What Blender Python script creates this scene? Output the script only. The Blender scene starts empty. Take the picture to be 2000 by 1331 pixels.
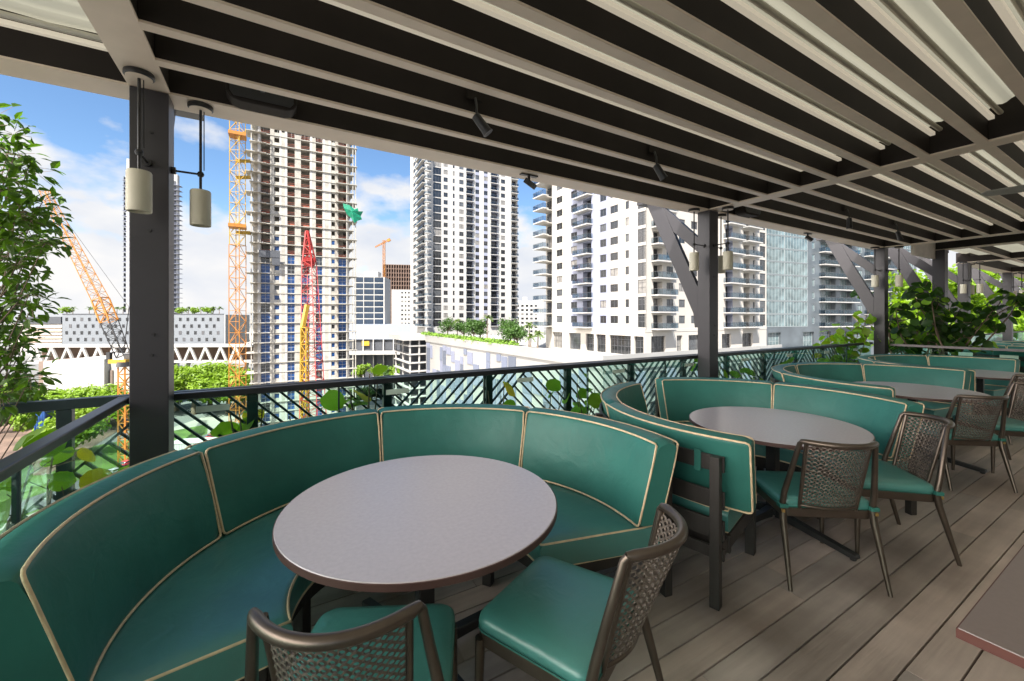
import bpy, math, random
import numpy as np
from mathutils import Vector, Matrix
R = math.radians
rng = random.Random(7)
nr = np.random.RandomState(11)
SC = bpy.context.scene
COL = SC.collection

# ------------------------------------------------------------------ camera, sky, sun, exposure
CAM_H, FOC, YAW = 1.55, 805.0, R(30.6)
cam_data = bpy.data.cameras.new("camera")
cam = bpy.data.objects.new("camera", cam_data)
COL.objects.link(cam)
cam.location = (0, 0, CAM_H)
cam.rotation_euler = (R(90), 0, -YAW)
cam_data.sensor_width = 36.0
cam_data.lens = FOC / 2000 * 36.0
cam_data.shift_y = -45.5 / 2000
cam_data.clip_start = 0.02
cam_data.clip_end = 9000
SC.camera = cam

SUN_EL, SUN_AZ_FROM = R(58), R(-12)      # azimuth of the sun measured from behind the viewer
fw = Vector((math.sin(YAW), math.cos(YAW), 0)); rt = Vector((math.cos(YAW), -math.sin(YAW), 0))
sdir = (-fw * math.cos(SUN_AZ_FROM) + rt * math.sin(SUN_AZ_FROM)) * math.cos(SUN_EL) + Vector((0, 0, math.sin(SUN_EL)))
sun_d = bpy.data.lights.new("sun", 'SUN'); sun_d.energy = 2.2; sun_d.angle = R(0.6); sun_d.color = (1, .95, .88)
sun = bpy.data.objects.new("sun", sun_d); COL.objects.link(sun)
sun.rotation_euler = sdir.to_track_quat('Z', 'Y').to_euler()

world = bpy.data.worlds.new("World"); SC.world = world; world.use_nodes = True
wn, wl = world.node_tree.nodes, world.node_tree.links
wn.clear()
def wnode(t, **k):
    n = wn.new(t)
    for a, b in k.items(): setattr(n, a, b)
    return n
sky = wnode('ShaderNodeTexSky', sky_type='NISHITA', sun_disc=False)
sky.sun_elevation = SUN_EL
sky.sun_rotation = math.atan2(sdir.x, sdir.y)
sky.altitude = 0; sky.air_density = 1.0; sky.dust_density = 0.4; sky.ozone_density = 2.5
hsv = wnode('ShaderNodeHueSaturation'); hsv.inputs['Saturation'].default_value = 1.12; hsv.inputs['Value'].default_value = .655
wl.new(sky.outputs[0], hsv.inputs['Color'])
tc = wnode('ShaderNodeTexCoord'); sep = wnode('ShaderNodeSeparateXYZ'); wl.new(tc.outputs['Generated'], sep.inputs[0])
def wmath(op, a, b=None, c=None, clamp=False):
    n = wnode('ShaderNodeMath', operation=op, use_clamp=clamp)
    for i, v in enumerate((a, b, c)):
        if v is None: continue
        if isinstance(v, (int, float)): n.inputs[i].default_value = v
        else: wl.new(v, n.inputs[i])
    return n.outputs[0]
zc = wmath('MAXIMUM', sep.outputs[2], 0.0)
den = wmath('ADD', zc, 0.42)
cx = wmath('DIVIDE', sep.outputs[0], den); cy = wmath('DIVIDE', sep.outputs[1], den)
cmb = wnode('ShaderNodeCombineXYZ'); wl.new(sep.outputs[0], cmb.inputs[0]); wl.new(sep.outputs[1], cmb.inputs[1]); wl.new(wmath('MULTIPLY', zc, 1.9), cmb.inputs[2])
no1 = wnode('ShaderNodeTexNoise'); no1.inputs['Scale'].default_value = 4.2; no1.inputs['Detail'].default_value = 9; no1.inputs['Roughness'].default_value = .52
wl.new(cmb.outputs[0], no1.inputs['Vector'])
# more cloud near the horizon, open blue higher up
low = wmath('SUBTRACT', 0.81, wmath('MULTIPLY', zc, 1.05))
thr = wmath('SUBTRACT', no1.outputs[0], wmath('SUBTRACT', 1.0, low))
cov = wmath('MULTIPLY', thr, 9.0, clamp=True)
no2 = wnode('ShaderNodeTexNoise'); no2.inputs['Scale'].default_value = 6; no2.inputs['Detail'].default_value = 5
wl.new(cmb.outputs[0], no2.inputs['Vector'])
cr = wnode('ShaderNodeValToRGB'); cr.color_ramp.elements[0].position = .3; cr.color_ramp.elements[1].position = .62
cr.color_ramp.elements[0].color = (2.35, 2.5, 2.8, 1); cr.color_ramp.elements[1].color = (3.1, 3.06, 3.02, 1)
wl.new(no2.outputs[0], cr.inputs[0])
mx = wnode('ShaderNodeMixRGB'); wl.new(cov, mx.inputs[0]); wl.new(hsv.outputs[0], mx.inputs[1]); wl.new(cr.outputs[0], mx.inputs[2])
# very bright sky zone added out of view on the left to fill the terrace
side = wnode('ShaderNodeMapRange', interpolation_type='SMOOTHSTEP'); wl.new(wmath('MULTIPLY', sep.outputs[0], -1.0), side.inputs['Value'])
side.inputs['From Min'].default_value = .62; side.inputs['From Max'].default_value = .92; side.inputs['To Min'].default_value = 0; side.inputs['To Max'].default_value = 1
up_ = wnode('ShaderNodeMapRange', interpolation_type='SMOOTHSTEP'); wl.new(sep.outputs[2], up_.inputs['Value']); up_.inputs['From Min'].default_value = 0; up_.inputs['From Max'].default_value = .12
fill_sky = wnode('ShaderNodeMixRGB'); wl.new(wmath('MULTIPLY', side.outputs[0], up_.outputs[0]), fill_sky.inputs[0]); wl.new(mx.outputs[0], fill_sky.inputs[1]); fill_sky.inputs[2].default_value = (30.0, 27.6, 25.6, 1)
mx = fill_sky
bg = wnode('ShaderNodeBackground'); bg.inputs['Strength'].default_value = 0.05
wl.new(mx.outputs[0], bg.inputs['Color'])
wo = wnode('ShaderNodeOutputWorld'); wl.new(bg.outputs[0], wo.inputs[0])

SC.view_settings.view_transform = 'Standard'; SC.view_settings.look = 'None'
SC.view_settings.gamma = 1.0; SC.view_settings.exposure = 2.7
try:
    SC.cycles.transparent_max_bounces = 24; SC.cycles.max_bounces = 10; SC.cycles.diffuse_bounces = 6
except Exception: pass

# ------------------------------------------------------------------ helpers
s_, c_ = math.sin(YAW), math.cos(YAW)
def site(lat, dep): return (dep * s_ + lat * c_, dep * c_ - lat * s_)     # city grid laid out across / away from the terrace
def at(px, dep): return site((px - 1000) / FOC * dep, dep)
def zt(py, dep): return CAM_H - (py - 620) / FOC * dep

class M:
    def __init__(s): s.v = []; s.f = []; s.m = []
    def add(s, vs, fs, mi=0):
        b = len(s.v); s.v.extend([tuple(map(float, p)) for p in vs]); s.f.extend([tuple(i + b for i in f) for f in fs]); s.m.extend([mi] * len(fs)); return s
    def box(s, x0, x1, y0, y1, z0, z1, mi=0):
        return s.add([(x, y, z) for z in (z0, z1) for y in (y0, y1) for x in (x0, x1)],
                     [(0, 2, 3, 1), (4, 5, 7, 6), (0, 1, 5, 4), (2, 6, 7, 3), (0, 4, 6, 2), (1, 3, 7, 5)], mi)
    def bar(s, a, b, w, h, up=(0, 0, 1), mi=0):
        a, b = Vector(a), Vector(b); d = (b - a).normalized(); u = Vector(up)
        if abs(d.dot(u)) > .99: u = Vector((1, 0, 0))
        sd = d.cross(u).normalized(); u = sd.cross(d)
        vs = [p + sd * (i * w / 2) + u * (j * h / 2) for p in (a, b) for (i, j) in ((-1, -1), (1, -1), (1, 1), (-1, 1))]
        return s.add(vs, [(0, 3, 2, 1), (4, 5, 6, 7), (0, 1, 5, 4), (1, 2, 6, 5), (2, 3, 7, 6), (3, 0, 4, 7)], mi)
    def tube(s, pts, r, n=8, closed=False, mi=0, cap=True):
        P = [Vector(p) for p in pts]; N = len(P); rr = r if isinstance(r, (list, tuple)) else [r] * N
        u = None; base = len(s.v); rings = []
        for i in range(N):
            if closed: d = P[(i + 1) % N] - P[i - 1]
            else: d = P[min(i + 1, N - 1)] - P[max(i - 1, 0)]
            d.normalize()
            if u is None:
                u = d.orthogonal().normalized()
                if abs(d.z) < .9: u = (Vector((0, 0, 1)) - d * d.z).normalized()
            else: u = (u - d * u.dot(d)).normalized()
            w = d.cross(u)
            rings.append([P[i] + (u * math.cos(t) + w * math.sin(t)) * rr[i] for t in [2 * math.pi * k / n for k in range(n)]])
        vs = [p for g in rings for p in g]; fs = []
        for i in range(N if closed else N - 1):
            j = (i + 1) % N
            for k in range(n):
                l = (k + 1) % n; fs.append((i * n + k, i * n + l, j * n + l, j * n + k))
        if not closed and cap: fs.append(tuple(range(n - 1, -1, -1))); fs.append(tuple((N - 1) * n + k for k in range(n)))
        return s.add(vs, fs, mi)
    def lathe(s, prof, c=(0, 0, 0), n=24, mi=0):
        vs = [(c[0] + r * math.cos(2 * math.pi * k / n), c[1] + r * math.sin(2 * math.pi * k / n), c[2] + z) for (r, z) in prof for k in range(n)]
        fs = []
        for i in range(len(prof) - 1):
            for k in range(n):
                l = (k + 1) % n; fs.append((i * n + k, i * n + l, (i + 1) * n + l, (i + 1) * n + k))
        if prof[0][0] > 1e-5: fs.append(tuple(range(n - 1, -1, -1)))
        if prof[-1][0] > 1e-5: fs.append(tuple((len(prof) - 1) * n + k for k in range(n)))
        return s.add(vs, fs, mi)
    def prism(s, poly, y0, y1, frame=None, mi=0):
        """poly: 2D points; frame(u,v,t)->xyz ; extruded from t=y0 to y1"""
        fr = frame or (lambda u, v, t: (u, t, v)); n = len(poly)
        vs = [fr(u, v, y0) for u, v in poly] + [fr(u, v, y1) for u, v in poly]
        fs = [tuple(range(n)), tuple(range(2 * n - 1, n - 1, -1))] + [(i, i + n, (i + 1) % n + n, (i + 1) % n) for i in range(n)]
        return s.add(vs, fs, mi)
    def arcband(s, c, r0, r1, a0, a1, z0, z1, n=16, mi=0):
        vs = []; fs = []
        for i in range(n + 1):
            a = R(a0 + (a1 - a0) * i / n)
            for (r, z) in ((r0, z0), (r1, z0), (r1, z1), (r0, z1)): vs.append((c[0] + r * math.cos(a), c[1] + r * math.sin(a), z))
        for i in range(n):
            for k in range(4):
                l = (k + 1) % 4; fs.append((i * 4 + k, i * 4 + l, i * 4 + 4 + l, i * 4 + 4 + k))
        fs += [(3, 2, 1, 0), (n * 4, n * 4 + 1, n * 4 + 2, n * 4 + 3)]
        return s.add(vs, fs, mi)
    def build(s, name, mats, parent=None, smooth=None, bevel=0, loc=None, rotz=0, fix=True):
        me = bpy.data.meshes.new(name); me.from_pydata(s.v, [], s.f)
        if not isinstance(mats, (list, tuple)): mats = [mats]
        for m in mats: me.materials.append(m)
        if len(mats) > 1: me.polygons.foreach_set('material_index', s.m)
        if fix:
            import bmesh
            bm = bmesh.new(); bm.from_mesh(me); bmesh.ops.recalc_face_normals(bm, faces=bm.faces); bm.to_mesh(me); bm.free()
        if smooth is not None:
            me.shade_smooth()
            try: me.set_sharp_from_angle(angle=R(smooth))
            except Exception: pass
        o = bpy.data.objects.new(name, me); COL.objects.link(o)
        if parent: o.parent = parent
        if loc: o.location = loc
        o.rotation_euler.z = rotz
        if bevel:
            b = o.modifiers.new('bevel', 'BEVEL'); b.width = bevel; b.segments = 2; b.limit_method = 'ANGLE'; b.angle_limit = R(40)
        return o
def empty(name, loc=(0, 0, 0), rz=0):
    o = bpy.data.objects.new(name, None); COL.objects.link(o); o.location = loc; o.rotation_euler.z = rz; o.empty_display_size = .2; return o
def tag(o, label=None, cat=None, group=None, kind=None):
    if label: o['label'] = label
    if cat: o['category'] = cat
    if group: o['group'] = group
    if kind: o['kind'] = kind
    return o
def copy_tree(o, parent=None):
    c = o.copy(); COL.objects.link(c)
    if parent is not None: c.parent = parent
    for ch in list(o.children): copy_tree(ch, c)
    return c

# ------------------------------------------------------------------ materials
def mat(name, col, rough=.6, metal=0, var=.12, vscale=6, bump=0, bscale=60, spec=.5, coat=0, alpha=None, trans=0, stretch=None, var2=None, tcoord='Object', sheen=0, bump2=0):
    m = bpy.data.materials.new(name); m.use_nodes = True; nt = m.node_tree; N = nt.nodes; L = nt.links
    b = N['Principled BSDF']; b.inputs['Roughness'].default_value = rough; b.inputs['Metallic'].default_value = metal
    b.inputs['Specular IOR Level'].default_value = spec; b.inputs['Coat Weight'].default_value = coat
    b.inputs['Sheen Weight'].default_value = sheen
    t = N.new('ShaderNodeTexCoord'); mp = N.new('ShaderNodeMapping'); L.new(t.outputs[tcoord], mp.inputs[0])
    if stretch: mp.inputs['Scale'].default_value = stretch
    n = N.new('ShaderNodeTexNoise'); n.inputs['Scale'].default_value = vscale; n.inputs['Detail'].default_value = 6; L.new(mp.outputs[0], n.inputs['Vector'])
    r = N.new('ShaderNodeValToRGB'); r.color_ramp.elements[0].position = .3; r.color_ramp.elements[1].position = .7
    c0 = [max(0, c * (1 - var)) for c in col]; c1 = [min(1, c * (1 + var)) for c in col]
    if var2: c1 = list(var2)
    r.color_ramp.elements[0].color = (*c0, 1); r.color_ramp.elements[1].color = (*c1, 1)
    L.new(n.outputs[0], r.inputs[0]); L.new(r.outputs[0], b.inputs['Base Color'])
    if bump:
        n2 = N.new('ShaderNodeTexNoise'); n2.inputs['Scale'].default_value = bscale; n2.inputs['Detail'].default_value = 4; L.new(mp.outputs[0], n2.inputs['Vector'])
        bp = N.new('ShaderNodeBump'); bp.inputs['Strength'].default_value = bump; bp.inputs['Distance'].default_value = .01
        L.new(n2.outputs[0], bp.inputs['Height']); L.new(bp.outputs[0], b.inputs['Normal'])
        if bump2:
            n3 = N.new('ShaderNodeTexNoise'); n3.inputs['Scale'].default_value = 9; n3.inputs['Detail'].default_value = 3; n3.inputs['Distortion'].default_value = .6; L.new(mp.outputs[0], n3.inputs['Vector'])
            bq = N.new('ShaderNodeBump'); bq.inputs['Strength'].default_value = bump2; bq.inputs['Distance'].default_value = .02
            L.new(n3.outputs[0], bq.inputs['Height']); L.new(bq.outputs[0], bp.inputs['Normal'])
    return m
def leafmat(name, col, tcol, trans=.45, var=.35, vs=3, rough=.45):
    m = mat(name, col, rough, var=var, vscale=vs, spec=.4); nt = m.node_tree; N = nt.nodes; L = nt.links
    b = N['Principled BSDF']; out = N['Material Output']; tr = N.new('ShaderNodeBsdfTranslucent')
    ramp = [x for x in N if x.bl_idname == 'ShaderNodeValToRGB'][0]
    mul = N.new('ShaderNodeMixRGB'); mul.blend_type = 'MULTIPLY'; mul.inputs[0].default_value = 1; L.new(ramp.outputs[0], mul.inputs[1]); mul.inputs[2].default_value = (*tcol, 1)
    L.new(mul.outputs[0], tr.inputs[0]); mix = N.new('ShaderNodeMixShader'); mix.inputs[0].default_value = trans
    L.new(b.outputs[0], mix.inputs[1]); L.new(tr.outputs[0], mix.inputs[2]); L.new(mix.outputs[0], out.inputs[0])
    return m
def glassmat(name, tint, gl=.12, rough=.02):
    m = bpy.data.materials.new(name); m.use_nodes = True; N = m.node_tree.nodes; L = m.node_tree.links; N.clear()
    o = N.new('ShaderNodeOutputMaterial'); tr = N.new('ShaderNodeBsdfTransparent'); tr.inputs[0].default_value = (*tint, 1)
    g = N.new('ShaderNodeBsdfGlossy'); g.inputs['Roughness'].default_value = rough; g.inputs[0].default_value = (.9, 1, .97, 1)
    fr = N.new('ShaderNodeFresnel'); fr.inputs[0].default_value = 1.45
    tcn = N.new('ShaderNodeTexCoord'); nz = N.new('ShaderNodeTexNoise'); nz.inputs['Scale'].default_value = 2.5; L.new(tcn.outputs['Object'], nz.inputs[0])
    mu = N.new('ShaderNodeMath'); mu.operation = 'MULTIPLY'; L.new(fr.outputs[0], mu.inputs[0])
    mr = N.new('ShaderNodeMapRange'); mr.inputs['To Min'].default_value = gl * 4; mr.inputs['To Max'].default_value = gl * 7; L.new(nz.outputs[0], mr.inputs[0]); L.new(mr.outputs[0], mu.inputs[1])
    mx = N.new('ShaderNodeMixShader'); L.new(mu.outputs[0], mx.inputs[0]); L.new(tr.outputs[0], mx.inputs[1]); L.new(g.outputs[0], mx.inputs[2]); L.new(mx.outputs[0], o.inputs[0])
    return m

MT = dict(
    paint=mat('bronze_paint', (.036, .034, .038), .42, var=.06, vscale=4, bump=.05, bscale=220),
    web=mat('dark_beam_paint', (.026, .0215, .019), .65, var=.15, vscale=3, bump=.05, bscale=150, spec=.12),
    cap=mat('painted_sheen_taupe', (.66, .545, .44), .45, var=.06, vscale=5, bump=.03, bscale=150),  # beam undersides coloured pale to stand in for bright reflections on dark bronze
    cap2=mat('green_reflection_outer', (.34, .31, .20), .5, var=.2, vscale=3),  # olive tint paints a green reflection onto the outer eave strip
    black=mat('black_metal', (.022, .022, .023), .4, var=.2, vscale=12, bump=.05, bscale=200),
    bwood=mat('black_stained_timber', (.030, .026, .024), .5, var=.3, vscale=9, bump=.25, bscale=60, stretch=(1, 1, .2)),
    teal=mat('teal_vinyl', (.033, .165, .137), .42, var=.10, vscale=5, bump=.10, bscale=420, spec=.35, bump2=.25),
    teal_s=mat('teal_vinyl_sheen', (.062, .235, .212), .33, var=.10, vscale=4, bump=.08, bscale=300, spec=.9, bump2=.25),  # seats lighter and bluer than the backs, painting in the sheen of the sky
    pipe=mat('cream_piping', (.72, .56, .36), .55, var=.12, vscale=40),
    bronze=mat('bronze_metal', (.12, .096, .078), .32, metal=.75, var=.12, vscale=14, bump=.03, bscale=200),
    cane=mat('woven_bronze_cane', (.14, .115, .095), .45, metal=.3, var=.3, vscale=60, bump=.2, bscale=400),
    shade=mat('frosted_shade', (.60, .57, .45), .5, var=.05, vscale=3, spec=.3),
    gold=mat('brass_clip', (.6, .42, .16), .35, metal=.8),
    fence=mat('fence_dark_green', (.011, .027, .029), .4, var=.15, vscale=5, bump=.05, bscale=120),
    rail=mat('handrail_black', (.018, .019, .021), .38, var=.15, vscale=5, bump=.03, bscale=200),
    glass=glassmat('rail_glass', (.80, .94, .89), .06),
    label=mat('frosted_label', (.55, .68, .58), .6),
    white=mat('white_wall', (.42, .405, .38), .75, var=.06, vscale=.15, bump=.02, bscale=20),
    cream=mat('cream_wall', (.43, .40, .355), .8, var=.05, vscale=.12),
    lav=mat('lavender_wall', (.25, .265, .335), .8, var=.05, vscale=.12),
    conc=mat('raw_concrete', (.36, .34, .295), .9, var=.22, vscale=.5, bump=.2, bscale=4),
    concd=mat('stained_concrete', (.31, .285, .245), .9, var=.3, vscale=.7),
    grey=mat('grey_panel', (.17, .185, .20), .7, var=.06, vscale=.2),
    greyd=mat('dark_grey_panel', (.06, .065, .075), .7, var=.1, vscale=.3),
    bglass2=mat('window_glass_grey', (.07, .075, .08), .12, var=.5, vscale=.5, spec=.9), curtain=mat('window_with_curtain', (.20, .19, .175), .35, var=.3, vscale=1.5, spec=.8),
    bglass=mat('tinted_window_glass', (.022, .024, .026), .08, var=.7, vscale=.35, spec=.9),
    blglass=mat('blue_window_film', (.012, .05, .16), .2, var=.75, vscale=.45, spec=.6),
    tglass=mat('teal_curtain_glass', (.1, .15, .16), .10, var=.5, vscale=.4, spec=1.0),
    frame=mat('white_window_frame', (.35, .35, .34), .5),
    dframe=mat('dark_window_frame', (.08, .08, .085), .5),
    brail=glassmat('balcony_glass', (.70, .75, .80), .05),
    orange=mat('orange_crane_paint', (.40, .155, .018), .5, var=.2, vscale=1),
    yellow=mat('yellow_crane_paint', (.42, .25, .02), .5, var=.15, vscale=1),
    red=mat('red_crane_paint', (.28, .016, .012), .5, var=.2, vscale=1),
    rust=mat('red_guard_rail', (.25, .07, .04), .8, var=.3, vscale=1.5),
    tarp=mat('green_tarpaulin', (.0, .19, .10), .6, var=.3, vscale=1.2, bump=.4, bscale=3),
    asphalt=mat('asphalt', (.10, .10, .105), .9, var=.25, vscale=.05),
    sand=mat('building_site_ground', (.27, .25, .215), .95, var=.25, vscale=.04, bump=.3, bscale=1),
    brown=mat('brown_site_soil', (.13, .085, .06), .95, var=.5, vscale=.12),
    grass=mat('lawn', (.065, .115, .02), .95, var=.4, vscale=.15),
    line=mat('road_paint', (.5, .5, .48), .7),
    bark=mat('bark', (.16, .115, .08), .9, var=.35, vscale=8, bump=.5, bscale=30, stretch=(1, 1, .25)),
    tree=leafmat('city_tree_leaf', (.17, .27, .02), (1.5, 1.6, .8), .35, vs=.25),
    treed=leafmat('dark_tree_leaf', (.05, .11, .018), (1.4, 1.5, .8), .3, vs=.4),
    palm=leafmat('palm_leaf', (.09, .14, .03), (1.3, 1.4, .9), .3, vs=.6),
    leafn=leafmat('small_tree_leaf', (.052, .105, .010), (1.9, 2.1, .8), .45, vs=2.2),
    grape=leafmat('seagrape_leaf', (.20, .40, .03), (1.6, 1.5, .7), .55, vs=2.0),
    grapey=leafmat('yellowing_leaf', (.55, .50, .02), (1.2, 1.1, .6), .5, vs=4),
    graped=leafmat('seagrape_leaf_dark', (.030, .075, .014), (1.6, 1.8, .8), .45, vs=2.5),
    lime=leafmat('lime_leaf', (.18, .30, .012), (1.5, 1.5, .6), .5, vs=1.2),
)
# ================================================================== TERRACE: deck, pergola, rails
def deckmat(name, col):
    m = mat(name, col, .42, var=.20, vscale=11, bump=.25, bscale=55, stretch=(.07, 1, 1), spec=.42)
    nt = m.node_tree; N = nt.nodes; L = nt.links; b = N['Principled BSDF']
    t = N.new('ShaderNodeTexCoord'); n = N.new('ShaderNodeTexNoise'); n.inputs['Scale'].default_value = 1.3; n.inputs['Detail'].default_value = 7
    L.new(t.outputs['Object'], n.inputs[0]); r = N.new('ShaderNodeMapRange'); r.inputs['From Min'].default_value = .35; r.inputs['From Max'].default_value = .7
    r.inputs['To Min'].default_value = .30; r.inputs['To Max'].default_value = .55; L.new(n.outputs[0], r.inputs[0]); L.new(r.outputs[0], b.inputs['Roughness'])
    # worn patches
    ramp = [x for x in N if x.bl_idname == 'ShaderNodeValToRGB'][0]
    mixn = N.new('ShaderNodeMixRGB'); mixn.blend_type = 'MULTIPLY'; mixn.inputs[0].default_value = 1
    r2 = N.new('ShaderNodeValToRGB'); r2.color_ramp.elements[0].position = .35; r2.color_ramp.elements[0].color = (.50, .47, .45, 1); r2.color_ramp.elements[1].position = .68; r2.color_ramp.elements[1].color = (1.12, 1.1, 1.08, 1)
    L.new(n.outputs[0], r2.inputs[0]); L.new(ramp.outputs[0], mixn.inputs[1]); L.new(r2.outputs[0], mixn.inputs[2]); L.new(mixn.outputs[0], b.inputs['Base Color'])
    return m
dk = [deckmat('deck_board_a', (.50, .425, .385)), deckmat('deck_board_b', (.43, .37, .335)), deckmat('deck_board_c', (.55, .46, .41)), deckmat('deck_board_d', (.46, .405, .375))]
m = M(); y = .83 - .1465 * 40; k = 0
while y < 3.22:
    x = -.84; first = True
    while x < 11.0:
        ln = (1.2 + rng.random() * 2.6) if first else 3.66
        first = False; x1 = min(x + ln, 11.0)
        m.box(x + .0015, x1 - .0015, y + .004, min(y + .1425, 3.24), -.026, 0, rng.randrange(4)); x = x1
    y += .1465; k += 1
tag(m.build('deck', dk, bevel=.0015), kind='structure')
m = M(); m.box(-1.7, 11.2, -5.5, 3.8, -.5, -.045); m.box(11.2, 40, -9, 3.8, -.5, -.03)
tag(m.build('terrace_slab', mat('slab_dark', (.05, .045, .04), .9)), kind='structure')
m = M(); m.box(11.02, 40, -9, 3.3, -.03, 0.0)
tag(m.build('far_deck', deckmat('far_deck_boards', (.4,.34,.31))), kind='structure')
bt = M(); bt.box(-1.65, 40, -9, 3.75, -42, -.5)
o = bt.build('terrace_building', MT['cream']); tag(o, 'building block that carries the restaurant terrace on its roof', 'building')
m = M()
for i in range(9):
    for zf in range(1, 9): m.box(i * 4.4 - .9, i * 4.4 + 1.7, 3.75, 3.80, -.5 - zf * 4.4, -.5 - zf * 4.4 + 2.2)
m.build('window', MT['bglass'], o)
# the restaurant side of the terrace, behind the viewer
m = M(); m.box(-1.65, 11, -5.3, -5.1, 0, 3.4); m.box(-1.65, 11, -5.1, -5.05, 2.5, 2.7)
o = m.build('restaurant_wall', mat('restaurant_wall_paint', (.62, .58, .53), .8)); tag(o, 'plain restaurant wall along the inner side of the terrace', 'wall')
m = M()
for i in range(5): m.box(-1 + i * 2.3, .9 + i * 2.3, -5.1, -5.06, .1, 2.4)
m.build('window', MT['bglass'], o)

# ---- pergola members
ZB = 2.87
EA0, EA1 = 3.13, 3.345
def member(name, label, cat, x0, x1, y0, y1, z0, z1, group=None, capw=.006, capm='cap', lip=0):
    root = empty(name, (x0, y0, z0)); tag(root, label, cat, group)
    w = M(); w.box(0, x1 - x0, 0, y1 - y0, .014, z1 - z0); w.build('web', MT['web'], root, bevel=.003)
    w = M(); w.box(0 if x1 - x0 > 2 else -capw, x1 - x0 + (0 if x1 - x0 > 2 else capw), -capw if x1 - x0 > 2 else 0, y1 - y0 + (capw if x1 - x0 > 2 else 0), 0, .0138); w.build('underside_sheen', MT[capm], root, bevel=.002)  # pale strip that puts reflected light into the underside's colour
    return root
BX = [(-.68, -.505), (4.664, 4.835), (10.03, 10.20)]
for (a, b), w_ in zip(BX, ['over the nearest column at the upper left', 'meeting the second column across the middle bays', 'at the third column where the first pergola ends']):
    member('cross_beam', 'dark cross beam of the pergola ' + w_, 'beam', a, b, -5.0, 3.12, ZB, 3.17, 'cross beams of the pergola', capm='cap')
r = member('eave_beam', 'long dark eave beam with a pale painted reflection underneath along the open side', 'beam', -2.9, 10.2, EA0, EA1, ZB, 3.14, capw=.0, capm='cap')
w = M(); w.box(-.0, 13.1, .216, .25, .02, .27); w.build('fascia', MT['cap2'], r)
bays = [(-2.9, -.68), (-.505, 4.664), (4.835, 10.03)]
names = ['left end bay', 'near bay', 'far bay']
ordn = ['first', 'second', 'third', 'fourth', 'fifth', 'sixth', 'seventh', 'eighth', 'ninth', 'tenth', 'eleventh', 'twelfth', 'thirteenth', 'fourteenth', 'fifteenth', 'sixteenth', 'seventeenth', 'eighteenth', 'nineteenth', 'twentieth']
RY = [2.81 - .318 * k for k in range(21)]
for bi, (a, b) in enumerate(bays):
    for k, yy in enumerate(RY):
        if bi == 0: continue
        if k > 13: continue
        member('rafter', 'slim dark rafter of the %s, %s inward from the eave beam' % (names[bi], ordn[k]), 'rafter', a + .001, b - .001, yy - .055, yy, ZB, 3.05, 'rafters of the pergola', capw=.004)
# retractable fabric roof: folded cloth with pale cross bars
fab = leafmat('awning_fabric', (.36, .355, .31), (.97, .95, .84), .28, var=.06, vs=1.5, rough=.8)
bar = mat('awning_profile', (.55, .52, .44), .4, var=.05)
led = bpy.data.materials.new('linear_lamp'); led.use_nodes = True; _b = led.node_tree.nodes['Principled BSDF']; _b.inputs['Base Color'].default_value = (.66, .62, .54, 1); _b.inputs['Emission Color'].default_value = (1, .88, .68, 1); _b.inputs['Emission Strength'].default_value = .06
for bi, (a, b) in enumerate(bays):
    root = empty('awning', (a, 0, 3.06)); tag(root, 'retractable cream fabric awning stretched above the rafters of the %s' % names[bi], 'awning', 'fabric awnings of the pergola')
    ys = []; zs = []
    yy = 3.13; 
    while yy > -5.0:
        k = (2.81 - .055 - yy) / .318; fr_ = k - math.floor(k)
        ys.append(yy); zs.append(.035 + .045 * math.sin(math.pi * fr_) ** .6 + .012 * math.sin(fr_ * 19)); yy -= .0212
    vs = []; fs = []; NX = 14
    for i, (yv, zv) in enumerate(zip(ys, zs)):
        for j in range(NX + 1): vs.append(((b - a) * j / NX, yv, zv + .006 * math.sin(j * 1.7 + yv * 3)))
    for i in range(len(ys) - 1):
        for j in range(NX): p = i * (NX + 1) + j; fs.append((p, p + 1, p + NX + 2, p + NX + 1))
    M().add(vs, fs).build('cloth', fab, root, smooth=50, fix=False)
    for k, yv in enumerate([3.13] + ([q - .055 for q in RY] if bi else [])):
        if yv < -4.9: continue
        p = M()
        M().box(.002, b - a - .002, yv - .034, yv - .004, -.030, -.004).build('linear_lamp', led, root)
        p.tube([(.002, yv - .062, .004), (b - a - .002, yv - .062, .004)], .016, 10)
        p.build('cross_bar', bar, root, smooth=35)
# opaque sheet over the awning box keeps rain off the folded middle
# ---- columns with outriggers
def column(x0, y0, label, group, w=.175, d=.165, top=2.868, brace=True):
    root = empty('column', (x0, y0, 0)); tag(root, label, 'column', group)
    M().box(0, w, 0, d, 0, top).build('shaft', MT['paint'], root, bevel=.004)
    p = M()
    for (zz, xx) in ((2.62, .55), (2.05, .5), (1.45, .6), (1.33, .55), (.7, .5)):
        p.tube([(w * xx, .001, zz), (w * xx, -.006, zz)], .009, 8)
    p.build('bolt', MT['black'], root, smooth=40)
    M().box(-.03, w + .03, -.03, d + .03, 0.001, .012).build('base_plate', MT['black'], root, bevel=.002)
    if brace:
        h = M(); o_ = d + .0005
        main = [(o_, 1.42), (o_ + .045, 1.42), (o_ + .065, 1.60), (o_ + .30, 2.10), (o_ + .82, 3.17), (o_ + .585, 3.17), (o_ + .37, 2.69), (o_, 1.93)]
        h.prism(main, .004, .062, lambda u, v, t: (t, u, v))
        st = [(o_, 2.37), (o_ + .366, 2.69), (o_ + .55, 3.09), (o_, 2.56)]
        h.prism(st, .006, .060, lambda u, v, t: (t, u, v))
        h.build('outrigger', MT['paint'], root, bevel=.003)
        M().box(-.05, w + .05, o_ + .2, o_ + .95, 3.172, 3.24).build('outrigger_cap', MT['paint'], root)
    return root
cl = ['near dark column left of the first booth, with two lamps', 'second pergola column standing behind the second booth', 'third pergola column at the corner of the glass screen']
CX = [-.68, 4.664, 10.03]
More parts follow.
